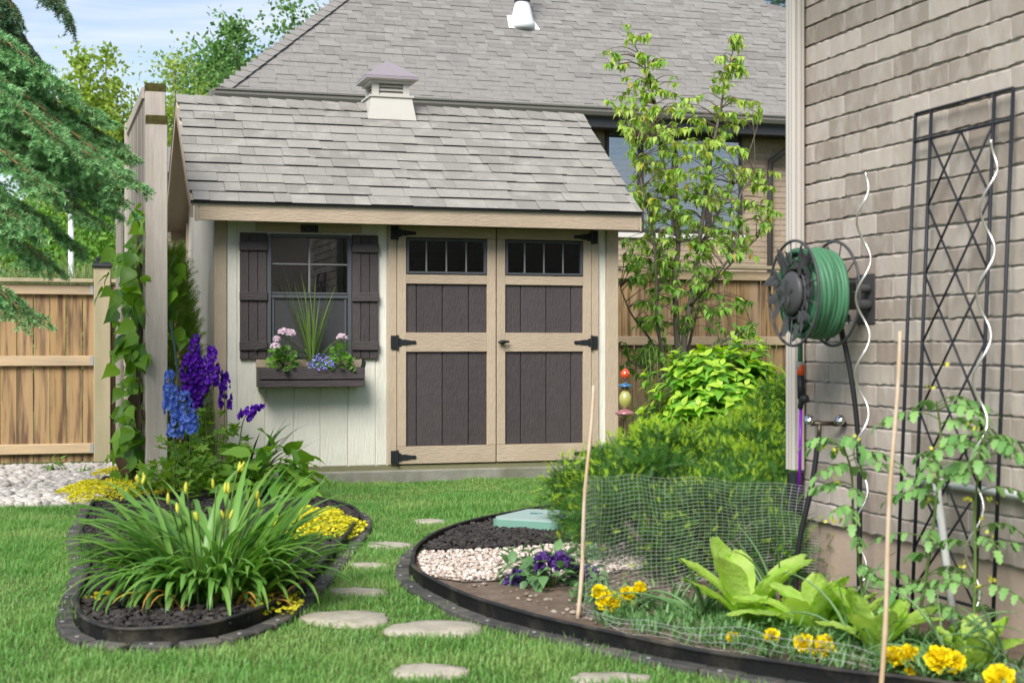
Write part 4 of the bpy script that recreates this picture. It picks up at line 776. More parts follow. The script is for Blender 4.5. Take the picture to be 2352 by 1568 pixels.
# ------------------------------------------------------------------ delphiniums
DELL = leafm('delphinium_leaf', (.12, .26, .035), (.26, .43, .06), .4, .5)
def delph(label, base, spikes, col, nleaf, spread, htop):
    p = plant('delphinium', label, 'delphinium', base); base = np.asarray(base); m_ = leafm('petal_'+col[0], col[1], col[2], .25, .5, .15)
    for pts, wdt in spikes:
        P_ = smooth_line([np.array(q)-base for q in pts], 8); foot = np.array([P_[0][0]*.5, P_[0][1]*.5, 0]); st = smooth_line([foot, (foot+P_[0])/2+np.array([.01, 0, .02]), P_[0], P_[-1]], 5); mb = MB(); mb.smooth = True; mb.tube(st, np.linspace(.006, .002, len(st)), 6); s_ = link('stem', mb, STEM, p)
        ln = np.linalg.norm(np.diff(P_, axis=0), axis=1).sum(); nf = int(ln*420*(wdt/.06)); t = rng.uniform(0, 1, nf)**.9; ix = t*(len(P_)-1); i0 = np.minimum(ix.astype(int), len(P_)-2); C = P_[i0]+(P_[i0+1]-P_[i0])*(ix-i0)[:, None]
        rad = wdt*(1.0-.62*t**2)*rng.uniform(.5, 1.0, nf); dr = rdir(nf, -.35, .35); C = C+dr*rad[:, None]; mb = MB()
        for k_ in range(5):
            tang = np.cross(dr, (0, 0, 1.0)); tang /= np.linalg.norm(tang, axis=1)[:, None]; bi = np.cross(dr, tang); an = k_*2*pi/5+rng.uniform(0, .6, nf); pd = tang*np.cos(an)[:, None]+bi*np.sin(an)[:, None]+dr*.35
            mb.inst(PETAL, frames(pd, dr), C, rng.uniform(.022, .031, nf)*(1-.4*t))
        put_leaves('flowers', s_, mb, m_, False, 'stuff')
    n = nleaf; a_ = rng.uniform(0, 2*pi, n); q = np.sqrt(rng.uniform(0.02, 1, n)); z = htop*(1-.75*q)*rng.uniform(.25, 1.05, n); C = np.stack([q*spread[0]*np.cos(a_), q*spread[1]*np.sin(a_), z], 1); d = np.stack([np.cos(a_), np.sin(a_), rng.uniform(-.5, .5, n)], 1); mb = MB(); mb.inst(LOBED, frames(d, rdir(n, .5, 1)), C, rng.uniform(.035, .075, n)); put_leaves('leaves', p, mb, DELL, False)
    mb = MB(); mb.smooth = True
    for k_ in range(14):
        i_ = rng.integers(0, n); mb.tube([(C[i_, 0]*.3, C[i_, 1]*.3, 0), C[i_]*[.7, .7, .75], C[i_]], .003, 5)
    link('stalks', mb, STEM, p, kind='stuff')
A = lambda x, y, D: tuple(at(x, y, D))
delph('delphinium with deep purple flower spikes against the shed corner', (at(490, 1000, 10.45)[0], 10.45, .05), [((A(445, 935, 10.5), A(447, 860, 10.5), A(447, 772, 10.5)), .060), ((A(425, 910, 10.45), A(428, 860, 10.45), A(430, 815, 10.45)), .045), ((A(466, 900, 10.5), A(468, 860, 10.5), A(466, 820, 10.5)), .035), ((A(490, 885, 10.4), A(489, 840, 10.4), A(486, 795, 10.4)), .045), ((A(516, 935, 10.5), A(517, 890, 10.5), A(515, 853, 10.5)), .04), ((A(562, 958, 10.3), A(580, 938, 10.3), A(602, 932, 10.3)), .048)], ('purple', (.085, .014, .32), (.18, .03, .54)), 380, (.36, .30), .62)
delph('delphinium with sky blue flower spikes right beside the timber post', (at(415, 1060, 9.75)[0], 9.75, .05), [((A(392, 945, 9.7), A(391, 900, 9.7), A(389, 852, 9.7)), .048), ((A(436, 985, 9.7), A(432, 950, 9.7), A(424, 900, 9.7)), .055), ((A(402, 1000, 9.75), A(404, 970, 9.7), A(408, 945, 9.7)), .045)], ('blue', (.09, .19, .60), (.24, .34, .80)), 220, (.30, .25), .52)
mb = MB(); mb.smooth = True; mb.tube([A(392, 740, 9.9), A(440, 1060, 9.85)], .008, 8); tag(link('plant_stake', mb, pm('dark_green_stake', (.02, .06, .045), .5)), 'dark green plant stake leaning among the blue delphinium', 'plant stake')
mb = MB(); mb.smooth = True; mb.tube([A(462, 905, 10.6), A(447, 1010, 10.55)], .007, 8); tag(link('plant_stake', mb, pm('grey_cane', (.42, .40, .37), .7)), 'grey cane behind the purple delphinium stems', 'plant stake')
# broad leaved perennial and sword leaves near the shed
def mound(name, label, cat, base, r, h, n, tpl, size, mats, droop=.0, up=.5, group=None, fill=.55, stems=10):
    p = plant(name, label, cat, base, group); d = rdir(n, 0.0, 1.0); q = rng.uniform(fill, 1, n)[:, None]; C = d*q*np.array([r[0], r[1], h])+rng.normal(0, .012, (n, 3)); C[:, 2] = np.maximum(C[:, 2], .015)
    dd = d*np.array([1, 1, .35])+rng.normal(0, .35, (n, 3)); dd[:, 2] += up-.5-droop; mb = MB(); mb.inst(tpl, frames(dd, d*.5+rdir(n, .5, 1)*.6+np.array([0, 0, .4])), C, rng.uniform(*size, n)); put_leaves('leaves', p, mb, mats)
    if stems:
        mb = MB(); mb.smooth = True
        for k_ in range(stems): i_ = rng.integers(0, n); mb.tube([(C[i_, 0]*.15, C[i_, 1]*.15, 0), C[i_]*[.6, .6, .7], C[i_]], .004, 5)
        link('stems', mb, STEM, p, kind='stuff')
    return p
mound('broadleaf_plant', 'low mound of broad glossy leaves at the left foot of the shed', 'perennial plant', (at(610, 1120, 9.9)[0], 9.9, .04), (.36, .36), .40, 150, BIGOV, (.12, .19), leafm('broad_leaf', (.10, .25, .03), (.22, .41, .05), .35, .35, .5), .1, fill=.4)
sw = plant('sword_leaf_plant', 'tuft of dark sword shaped leaves against the cream siding', 'perennial plant', (at(590, 1060, 10.6)[0], 10.6, .05)); N = 22; mb = MB(); ribbons(mb, np.stack([rng.normal(0, .03, N), rng.normal(0, .03, N), 0*rng.normal(size=N)+.05], 1), rng.uniform(-.9, 1.3, N), rng.uniform(.6, 1.3, N), rng.uniform(.2, 1.4, N), rng.uniform(.3, .58, N), rng.uniform(.02, .03, N), 7, .3); put_leaves('leaves', sw, mb, leafm('sword_leaf', (.03, .09, .02), (.06, .14, .03), .25, .35))
# ------------------------------------------------------------------ scale-leaved cedar behind the post
av = plant('cedar_shrub', 'narrow green cedar standing between the timber post and the shed', 'shrub', (at(395, 1000, 11.15)[0], 11.15, 0)); N = 2600; z = 1.72*(rng.uniform(0, 1, N)**1.25); r_ = (.30*(1-(z/1.78))**.75+.02)*np.sqrt(rng.uniform(.35, 1, N)); a_ = rng.uniform(0, 2*pi, N)
C = np.stack([r_*np.cos(a_), r_*np.sin(a_), z], 1); d = np.stack([np.cos(a_)*.7, np.sin(a_)*.7, rng.uniform(.6, 1.3, N)], 1)
tv, tf = [], []
for k_ in range(7):
    y = .12+k_*.12
    for sg in (-1, 1): tv += [(0, y, 0), (sg*(.30-.03*k_), y+.16, .02*sg), (0, y+.07, 0)]
tv += [(-.02, 0, 0), (.02, 0, 0), (0, 1.05, 0)]; SPRAY = (np.array(tv), [np.arange(len(tv)).reshape(-1, 3)])
mb = MB(); mb.inst(SPRAY, frames(d+rng.normal(0, .25, (N, 3)), rdir(N)), C, rng.uniform(.09, .15, N)); put_leaves('foliage', av, mb, leafm('cedar_leaf', (.13, .26, .03), (.27, .42, .05), .25, .6), False); mb = MB(); mb.tube([(0, 0, 0), (0, 0, 1.6)], [.03, .008], 7); link('trunk', mb, BARK, av)
# ------------------------------------------------------------------ climbing vine on the screen
vn = plant('climbing_vine', 'heart leaved vine climbing the left side of the wooden screen', 'vine', (at(300, 1100, 10.6)[0], 10.6, 0)); b0 = np.array(vn.location); P_ = []; 
for (y0_, y1_, xl, xr, n) in ((470, 560, 318, 336, 14), (560, 700, 232, 335, 60), (700, 830, 262, 335, 55), (830, 1000, 258, 335, 60), (1000, 1110, 245, 330, 55)):
    for k_ in range(n): P_.append(at(rng.triangular(xl, xr-8, xr), rng.uniform(y0_, y1_), rng.uniform(10.25, 10.9)))
for k_ in range(16): P_.append(at(rng.uniform(384, 428), rng.choice([600, 620, 660, 690, 720, 760, 860])+rng.normal(0, 12), rng.uniform(10.4, 10.7)))
P_ = np.array(P_)-b0; n = len(P_); d = np.stack([rng.normal(-.35, .5, n), rng.normal(-.35, .4, n), rng.uniform(-1, -.1, n)], 1); mb = MB(); mb.inst(HEART, frames(d, rdir(n)*.6+np.array([-.4, -.7, .3])), P_, rng.uniform(.085, .165, n)); put_leaves('leaves', vn, mb, leafm('vine_leaf', (.055, .16, .02), (.22, .42, .035), .4, .4, .4))
mb = MB(); mb.smooth = True
for k_ in range(7):
    x = 322+rng.normal(0, 7); mb.tube(smooth_line([at(x+rng.normal(0, 8), y, 10.55+rng.normal(0, .06))-b0 for y in (1130, 980, 830, 680, 540)], 5), .004, 5)
link('stems', mb, TWIG, vn, kind='stuff')
P_ = np.array([at(x, y, 10.35) for x, y in ((282, 1050), (290, 1075), (312, 1090), (320, 1065), (300, 1100), (318, 1110), (306, 905), (322, 940))])-b0; n = len(P_); mb = MB(); mb.inst(HEART, frames(np.stack([rng.normal(0, .3, n), rng.normal(0, .3, n), -np.ones(n)], 1), (0, -1.0, .2)), P_, rng.uniform(.09, .14, n)); put_leaves('dead_leaves', vn, mb, leafm('dead_leaf', (.045, .03, .018), (.08, .055, .03), .1, .8))
# ------------------------------------------------------------------ window box and its plants
bx = YG('window_box', 'dark brown wooden window box under the shed window', 'planter', -1.47, -.2)
for z0, z1, m_ in ((.742, .792, 0), (.800, .886, 0)): bx.put('front_board', MB().box(-1.859, -1.080, -.215, -.195, z0, z1, c=.004), DARKH)
for x0 in (-1.862, -1.095): bx.put('end_board', MB().box(x0-.002, x0+.016, -.1945, -.021, .742, .884, c=.003), DARK)
bx.put('bottom_board', MB().box(-1.845, -1.097, -.194, -.025, .745, .765), DARK); bx.put('back_board', MB().box(-1.845, -1.097, -.045, -.024, .765, .880), DARK); bx.put('potting_soil', MB().box(-1.844, -1.098, -.194, -.046, .80, .868), MULCHB)
bl = bx.put('liner_corner', MB().prism([(-1.115, .86), (-1.09, .955), (-1.066, .92), (-1.078, .87)], .01, 1, -.19), IRON)
GER = leafm('geranium_leaf', (.09, .24, .03), (.19, .38, .06), .35, .45); GERP = leafm('pale_pink_petal', (.70, .52, .62), (.82, .74, .79), .3, .5)
def geranium(label, t, o, r, h, heads):
    base = Lw(t, o, .862); p = plant('geranium', label, 'geranium', base); n = 115; d = rdir(n, -.25, 1); C = d*rng.uniform(.45, 1, n)[:, None]*np.array([r, .10, h])+np.array([0, -.03, .03]); mb = MB(); mb.inst(ROUND, frames(d*np.array([1, 1, .3])+rng.normal(0, .4, (n, 3)), np.array([0, -.9, .9])+rng.normal(0, .45, (n, 3))), C, rng.uniform(.022, .045, n)); put_leaves('leaves', p, mb, GER, False)
    for x, y, D, hr in heads:
        q = at(x, y, D)-np.array(base); mb = MB(); mb.smooth = True; mb.tube([(0, 0, .02), q*.6+np.array([0, -.01, .0]), q], .003, 5); s_ = link('stalk', mb, STEM, p)
        m_ = 46; dr = rdir(m_, -.3, 1); C = q+dr*hr*np.array([1, 1, .75]); mb = MB()
        for k_ in range(4):
            tg = np.cross(dr, rdir(m_)); mb.inst(PETAL, frames(tg+dr*.3, dr), C, rng.uniform(.012, .018, m_))
        put_leaves('flower_head', s_, mb, GERP, False)
geranium('geranium with pale pink heads at the left end of the window box', -1.68, -.13, .115, .17, [(651, 762, 10.98, .028), (666, 765, 11.0, .03), (632, 795, 10.95, .026), (636, 778, 10.97, .016)])
geranium('geranium with one pale pink head at the right end of the window box', -1.25, -.13, .12, .18, [(785, 775, 11.12, .03)])
sp = plant('dracaena_spike', 'tall spiky green dracaena in the middle of the window box', 'dracaena', Lw(-1.46, -.12, .862)); N = 37; e0 = np.concatenate([rng.uniform(1.2, 1.52, 24), rng.uniform(.7, 1.2, 13)]); kk = np.concatenate([rng.uniform(-.05, .25, 24), rng.uniform(.9, 2.4, 13)]); az = np.concatenate([rng.choice([0, pi], 24)+rng.normal(0, .8, 24), rng.choice([TH, pi+TH], 13)+rng.normal(0, .35, 13)])
mb = MB(); ribbons(mb, rng.normal(0, .008, (N, 3))+np.array([0, 0, .02]), az, e0, kk, np.concatenate([rng.uniform(.45, .80, 24), rng.uniform(.4, .62, 13)]), rng.uniform(.012, .019, N), 9, .5, [.8, 1, .95, .85, .65, .35, .02]); put_leaves('leaves', sp, mb, leafm('spike_leaf', (.085, .17, .03), (.20, .30, .08), .3, .4))
lo = plant('lobelia', 'small violet blue lobelia in front of the dracaena', 'lobelia', Lw(-1.42, -.17, .862)); n = 150; C = rdir(n, -.2, 1)*rng.uniform(.4, 1, n)[:, None]*np.array([.085, .05, .07])+np.array([.02, 0, .02]); mb = MB(); mb.inst(SMALL, frames(rdir(n), rdir(n)), C, rng.uniform(.012, .018, n)); put_leaves('leaves', lo, mb, GER, False); mb = MB(); C = rdir(110, -.1, 1)*rng.uniform(.6, 1.1, 110)[:, None]*np.array([.11, .06, .10])+np.array([.02, -.01, .02]); mb.inst(PETAL, frames(rdir(110), np.array([0, -1, .4])+rng.normal(0, .4, (110, 3))), C, rng.uniform(.009, .014, 110)); mb.inst(PETAL, frames(rdir(110), np.array([0, -1, .4])+rng.normal(0, .4, (110, 3))), C, rng.uniform(.009, .014, 110)); put_leaves('flowers', lo, mb, leafm('lobelia_petal', (.20, .19, .62), (.32, .30, .75), .2, .5), False, 'stuff')
# ================================================================== dogwood tree right of the shed
DWD = 13.5
dw = plant('dogwood_tree', 'slender young tree with drooping light green leaves beside the shed', 'tree', gr(1568, 920, .0)*0+np.array([at(1568, 800, DWD)[0], DWD, 0])); b0 = np.array(dw.location)
stems = [[(1568, 960, 0), (1570, 800, 0), (1585, 700, .02), (1600, 600, .03), (1617, 480, .05), (1632, 370, .05), (1655, 250, .02), (1672, 160, 0), (1690, 95, 0)],
 [(1560, 960, .05), (1556, 780, .1), (1550, 640, .2), (1558, 560, .25), (1545, 470, .25), (1520, 360, .3), (1505, 240, .25), (1485, 160, .2), (1440, 72, .15)],
 [(1545, 900, -.05), (1512, 760, -.2), (1508, 650, -.3), (1500, 540, -.4), (1475, 430, -.45), (1462, 330, -.4)],
 [(1535, 880, -.1), (1500, 790, -.3), (1450, 720, -.45), (1425, 660, -.5)], [(1575, 830, .1), (1610, 690, .3), (1665, 620, .5), (1725, 560, .6), (1785, 500, .65)],
 [(1585, 700, .0), (1640, 640, -.3), (1690, 560, -.45), (1700, 450, -.5), (1735, 400, -.5)], [(1580, 830, .0), (1640, 795, -.35), (1710, 760, -.5), (1745, 740, -.55)], [(1550, 880, -.1), (1490, 850, -.35), (1445, 830, -.45)], [(1610, 560, .05), (1660, 470, .35), (1720, 350, .45), (1750, 250, .45)]]
tr_ = []; allp = []
for i, s_ in enumerate(stems):
    P_ = smooth_line([at(x, y, DWD+dd)-b0 for x, y, dd in s_], 5); allp.append(P_); r0 = .034 if i < 2 else .02 if i < 3 else .015; mb = MB(); mb.smooth = True; mb.tube(P_, np.linspace(r0, .004, len(P_)), 7); link('trunk' if i < 3 else 'branch', mb, BARK, dw)
SK = np.concatenate([p[4:] for p in allp]); rows = [(80, 1435, 1500, 3), (95, 1672, 1712, 4), (130, 1385, 1425, 3), (135, 1465, 1530, 5), (150, 1640, 1720, 6), (185, 1625, 1700, 5), (200, 1415, 1560, 9), (240, 1390, 1600, 14), (250, 1640, 1755, 8), (290, 1420, 1620, 16), (310, 1620, 1700, 6), (340, 1440, 1660, 18), (385, 1440, 1680, 18), (410, 1700, 1788, 8), (440, 1420, 1690, 20), (480, 1435, 1790, 24), (530, 1425, 1780, 22), (575, 1425, 1745, 20), (620, 1425, 1700, 16), (660, 1425, 1650, 13), (700, 1430, 1735, 13), (740, 1430, 1600, 8), (760, 1640, 1740, 7), (800, 1425, 1530, 8), (840, 1430, 1500, 6)]
tw = MB(); tw.smooth = True; LP, LD, LU = [], [], []
for y, xl, xr, n in rows:
    for k_ in range(int(n*2.7)):
        q = at(rng.uniform(xl, xr), y+rng.uniform(-24, 24), DWD+rng.normal(0, .38 if y > 200 else .1))-b0; dd = SK-q; w_ = np.linalg.norm(dd*[1, 1, .8], axis=1)+np.where(dd[:, 2] > 0.02, .5, 0); a_ = SK[np.argmin(w_)]
        m1 = a_+(q-a_)*.5+np.array([0, 0, .02+.08*np.linalg.norm(q-a_)]); tw.tube(smooth_line([a_, m1, q], 3), np.linspace(.0045, .0018, 7), 5, cap=False)
        ax = q-m1; ax /= np.linalg.norm(ax)+1e-6
        for j in range(rng.integers(5, 9)):
            an = rng.uniform(0, 2*pi); LP.append(q-ax*rng.uniform(0, .09)); LD.append([math.cos(an)*.8, math.sin(an)*.8, rng.uniform(-1.0, .05)]); LU.append([math.cos(an)*.4, math.sin(an)*.4-.2, 1])
link('twigs', tw, TWIG, dw, kind='stuff'); n = len(LP); mb = MB(); sel = rng.uniform(0, 1, n); LP, LD, LU = np.array(LP), np.array(LD), np.array(LU)
yel = np.clip((LP[:, 2]-.9)/2.4, 0.1, .8)
for m_, q in ((0, sel >= yel), (1, sel < yel)): mb.inst(DROOP, frames(LD[q]+rng.normal(0, .15, (q.sum(), 3)), LU[q]), LP[q], rng.uniform(.05, .088, q.sum()), m_)
put_leaves('leaves', dw, mb, [leafm('dogwood_leaf', (.12, .29, .04), (.25, .45, .075), .4, .45), leafm('dogwood_young_leaf', (.28, .45, .06), (.50, .62, .15), .45, .45, c3=(.45, .36, .06))])
bd = at(1687, 92, DWD); mb = MB(); mb.smooth = True; mb.lathe([(.001, -.035), (.012, -.02), (.018, 0), (.017, .018), (.010, .03), (.013, .04), (.012, .050), (.005, .058), (.0, .060)], 10); mb.tube([(0, -.008, .048), (0, -.030, .05)], [.003, .0008], 5); mb.box(-.008, .008, .004, .03, -.058, -.022)
tag(link('bird', mb, pm('dark_feather', (.03, .026, .022), .7), loc=tuple(bd), rot=(.15, 0, .9)), 'tiny dark bird perched on the top twig of the young tree', 'bird')
# ------------------------------------------------------------------ hydrangea
def rosette(name, label, cat, base, r, h, nros, nl, tpl, size, mats, young=None, zmin=0.0):
    p = plant(name, label, cat, base); d = rdir(nros, zmin, 1.0); q = rng.uniform(.72, 1.03, nros)[:, None]*(1+.10*np.sin(d[:, :1]*7)*np.cos(d[:, 1:2]*6)); C = d*q*np.array([r[0], r[1], h]); ax = d*np.array([1, 1, .7])+np.array([0, 0, .45]); ax /= np.linalg.norm(ax, axis=1)[:, None]
    t1 = np.cross(ax, rdir(nros)); t1 /= np.linalg.norm(t1, axis=1)[:, None]; t2 = np.cross(ax, t1); mb = MB()
    for k_ in range(nl):
        an = k_*pi+(k_//2)*pi/2+rng.normal(0, .2, nros); lvl = k_/nl; ld = t1*np.cos(an)[:, None]+t2*np.sin(an)[:, None]+ax*(.05+.85*lvl); mb.inst(tpl, frames(ld, ax), C-ax*(.06*(1-lvl)), rng.uniform(*size, nros)*(1.05-.45*lvl), 1 if (young and lvl > .6) else 0)
    put_leaves('leaves', p, mb, mats); mb = MB(); mb.smooth = True
    for i_ in rng.integers(0, nros, 26): mb.tube([(C[i_, 0]*.1, C[i_, 1]*.1, 0), C[i_]*[.5, .5, .6], C[i_]], .006, 5, cap=False)
    link('stems', mb, TWIG, p, kind='stuff'); return p
HY1 = leafm('hydrangea_leaf', (.10, .28, .024), (.23, .48, .045), .35, .35, .5); HY2 = leafm('hydrangea_young_leaf', (.32, .52, .04), (.46, .64, .08), .4, .4, .4)
hb = at(1640, 900, 11.0); rosette('hydrangea', 'leafy bright green hydrangea bush in front of the right fence', 'shrub', (hb[0]+.10, 11.15, 0), (.74, .58), 1.10, 520, 8, OVATE, (.09, .135), [HY1, HY2], True, .02)
# ------------------------------------------------------------------ yews
tv = []; nn_ = 22
for k_ in range(nn_):
    y = .04+.9*k_/nn_; sg = -1 if k_ % 2 else 1; a_ = rng.uniform(-.7, .7); L_ = .30*(1-.35*k_/nn_); bx_, bz_ = sg*math.cos(a_), math.sin(a_); tv += [(-.0+bz_*.02, y-.022, -bx_*.02*0), (bz_*.02, y+.022, 0), (bx_*L_*.85, y+L_*.55, bz_*L_*.85+.02)]
tv += [(-.012, 0, 0), (.012, 0, 0), (0, 1, 0)]; YSP = (np.array(tv), [np.arange(len(tv)).reshape(-1, 3)])
tv = []
for k_ in range(14):
    an = k_*2.4; y = .15+.6*k_/14; L_ = .45; tv += [(.03, y, 0), (-.03, y, 0), (math.cos(an)*L_*.6, y+L_*.7, math.sin(an)*L_*.6)]
YTIP = (np.array(tv), [np.arange(len(tv)).reshape(-1, 3)])
YEW = leafm('yew_needle', (.014, .060, .008), (.050, .155, .015), .2, .5, .4, patch=(.070, .20, .018), pscale=4.5); YEWT = leafm('yew_new_growth', (.22, .44, .025), (.52, .66, .06), .35, .5)
def yew(label, lobes, n, tipf, seed=0):
    c0 = np.array(lobes[0][0]); p = plant('yew_shrub', label, 'shrub', (c0[0], c0[1], 0), 'clipped yews by the brick corner'); b0 = np.array(p.location); mb = MB(); wts = np.array([l[1][0]*l[1][2] for l in lobes]); wts /= wts.sum()
    for (c, r), w_ in zip(lobes, wts):
        k = int(n*w_); ns_ = 24; sd2 = rdir(ns_, -.5, 1); sc2 = sd2*rng.uniform(.66, .92, ns_)[:, None]*np.array(r); rs_ = rng.uniform(.12, .21, ns_); si = rng.integers(0, ns_, k); d = rdir(k)+sd2[si]*.75+np.array([0, 0, .25]); d /= np.linalg.norm(d, axis=1)[:, None]; q = rng.uniform(.45, 1.0, k)**.5; q = q[:, None]; C = np.array(c)-b0+sc2[si]+d*q*rs_[si][:, None]; ok = C[:, 2] > .02; C, d = C[ok], d[ok]; k = len(C)
        dd = d*.8+rng.normal(0, .75, (k, 3))+np.array([0, 0, .3]); R = frames(dd, rdir(k, .2, 1)); S_ = rng.uniform(.042, .072, k); mb.inst(YSP, R, C, S_, 0); tip = (rng.uniform(0, 1, k) < tipf*(.25+.9*np.clip(d[:, 2]+.35, 0, 1))) & (q[ok][:, 0] > .75)
        mb.inst(YTIP, R[tip], C[tip]+np.einsum('nij,j->ni', R[tip], (0, 1.0, 0))*S_[tip][:, None]*.9, rng.uniform(.034, .058, tip.sum()), 1)
    put_leaves('foliage', p, mb, [YEW, YEWT], False); mb = MB(); mb.smooth = True
    for (c, r) in lobes:
        for k_ in range(5): e_ = np.array(c)-b0+rdir(1, 0, 1)[0]*np.array(r)*.7; mb.tube([(rng.normal(0, .05), rng.normal(0, .05), 0), e_*[.6, .6, .5], e_], [.018, .012, .004], 6)
    link('branches', mb, BARK, p, kind='stuff'); return p
yew('broad dark yew with yellow green tips behind the plastic netting', [((.95, 7.75, .27), (.58, .48, .26)), ((.58, 8.0, .20), (.30, .34, .20)), ((1.25, 7.45, .20), (.35, .35, .22))], 15500, .32)
yew('low yew spreading down to the soil behind the netting', [((.78, 7.0, .20), (.42, .32, .30)), ((1.10, 6.85, .18), (.28, .30, .24)), ((.56, 6.72, .13), (.28, .25, .22)), ((.95, 6.48, .13), (.34, .2, .24))], 9000, .12)
yew('taller yew with feathery yellow tips next to the downspout', [((1.85, 9.2, .40), (.46, .50, .36)), ((1.42, 9.0, .28), (.25, .3, .24))], 7000, .45)
# lady's mantle and a little seedling by the valve box
lm = plant('lady_mantle', 'pale yellow frothy flowers at the left foot of the yew', 'perennial plant', (at(1295, 1190, 9.05)[0], 9.05, .05)); n = 900; cl_ = np.array([at(x, y, 9.0)-np.array(lm.location) for x, y in ((1290, 1100), (1298, 1115), (1310, 1130), (1285, 1150), (1295, 1165), (1310, 1175), (1320, 1120), (1325, 1160))]); C = cl_[rng.integers(0, 8, n)]+rng.normal(0, .022, (n, 3)); mb = MB(); mb.inst(SMALL, frames(rdir(n), rdir(n)), C, rng.uniform(.008, .015, n)); put_leaves('flowers', lm, mb, leafm('lime_flower', (.42, .42, .05), (.55, .54, .12), .3, .6), False, 'stuff'); mb = MB(); mb.smooth = True
for q in cl_: mb.tube([(q[0]*.3, q[1]*.3, 0), q*.6, q], .002, 5)
link('stems', mb, STEM, lm, kind='stuff')
mound('seedling', 'small light green seedling just behind the green valve box lid', 'seedling', (at(1262, 1195, 8.85)[0], 8.85, .05), (.12, .06), .07, 22, SMALL, (.03, .05), GER, stems=3)
# feathery grasses by the right fence
for x, y, lab in ((1530, 800, 'feathery narrow leaved plant behind the hydrangea near the tree trunk'), (1700, 790, 'feathery narrow leaved plant behind the hydrangea below the hose reel'), (1440, 950, 'fine leaved green plant at the right corner of the shed')):
    q = at(x, y, 12.4 if x > 1500 else 12.3); p = plant('feathery_plant', lab, 'perennial plant', (q[0], q[1], 0)); N = 260; h_ = q[2]; C = np.stack([rng.normal(0, .16, N), rng.normal(0, .12, N), rng.uniform(.1, 1, N)*h_], 1); mb = MB(); ribbons(mb, C, rng.uniform(0, 2*pi, N), rng.uniform(.2, 1.3, N), rng.uniform(0, .8, N), rng.uniform(.07, .16, N), rng.uniform(.004, .008, N), 3, .2); put_leaves('leaves', p, mb, leafm('feather_leaf', (.07, .14, .04), (.15, .24, .08), .35, .5)); mb = MB(); mb.smooth = True
    for k_ in range(7): e_ = (rng.normal(0, .18), rng.normal(0, .12), h_); mb.tube([(e_[0]*.4, e_[1]*.4, 0), e_], .003, 5)
    link('stems', mb, STEM, p, kind='stuff')
# garden ornament on a rod
ox = at(1436, 900, 10.75); orn = plant('garden_ornament', 'garden ornament of red, blue, green and pink ceramic beads on a rod', 'garden ornament', (ox[0], 10.75, 0)); zz = lambda y: at(1436, y, 10.75)[2]
mb = MB(); mb.smooth = True; mb.tube([(0, 0, 0), (0, 0, zz(835))], .006, 8); link('rod', mb, pm('rusty_iron', (.10, .065, .05), .7, var=.2), orn)
def egg(nm, y0_, y1_, rad, col, sh=1.0, parent=orn):
    a_, b_ = zz(y1_), zz(y0_); t = np.linspace(0, 1, 12); prof = [(rad*math.sin(pi*q)**sh+.002, a_+(b_-a_)*q) for q in t]; mb = MB(); mb.smooth = True; mb.lathe(prof, 20); link(nm, mb, pm('glaze_'+nm, col, .12, spec=.6, coat=.6, var=.15, vscale=30), parent)
egg('red_bead', 845, 873, .034, (.55, .07, .02), .7); egg('blue_disc', 877, 894, .052, (.03, .13, .28), 1.6); egg('green_bead', 893, 940, .045, (.36, .36, .10), .65); egg('pink_disc', 935, 962, .070, (.30, .12, .14), 1.7); egg('collar', 888, 897, .030, (.12, .04, .02), 1.0)
# ================================================================== spruce
sprt = plant('spruce_tree', 'blue green spruce with heavy needled boughs at the upper left edge', 'spruce tree', (-4.6, 8.8, 0)); b0 = np.array(sprt.location); mb = MB(); mb.smooth = True; mb.tube([(0, 0, 0), (0, 0, 6)], [.16, .06], 10); link('trunk', mb, BARK, sprt)
NA, NB_, bough = [], [], []
mains = [((-.3, 3.4), (305, 415), 8.3), ((-.1, 3.3), (295, 350), 8.7), ((.1, 3.5), (225, 262), 8.6), ((-.4, 3.6), (135, 190), 8.2), ((-.5, 3.0), (215, 500), 8.1), ((-.6, 2.6), (120, 610), 8.0), ((-.7, 3.3), (150, 330), 7.7), ((-.8, 3.0), (95, 420), 7.6), ((-.8, 2.7), (60, 520), 7.6), ((-.7, 2.2), (62, 720), 7.9), ((0, 2.9), (250, 470), 8.9), ((.2, 2.6), (175, 560), 9.1), ((.3, 2.95), (240, 400), 9.2), ((-.6, 3.2), (240, 380), 7.9), ((-.4, 2.9), (270, 450), 8.0)]
backs = [((.3, 5.0), (160, 30), 9.6), ((.2, 4.6), (105, 150), 9.5), ((.3, 5.2), (130, -30), 9.8), ((.1, 4.4), (85, 205), 9.3), ((.2, 4.8), (60, 90), 9.2), ((.1, 4.2), (115, 230), 9.4), ((0, 4.4), (30, 170), 9.0), ((0, 4.7), (40, 20), 9.1), ((.2, 4.3), (60, 250), 9.3)]
wood = MB(); wood.smooth = True
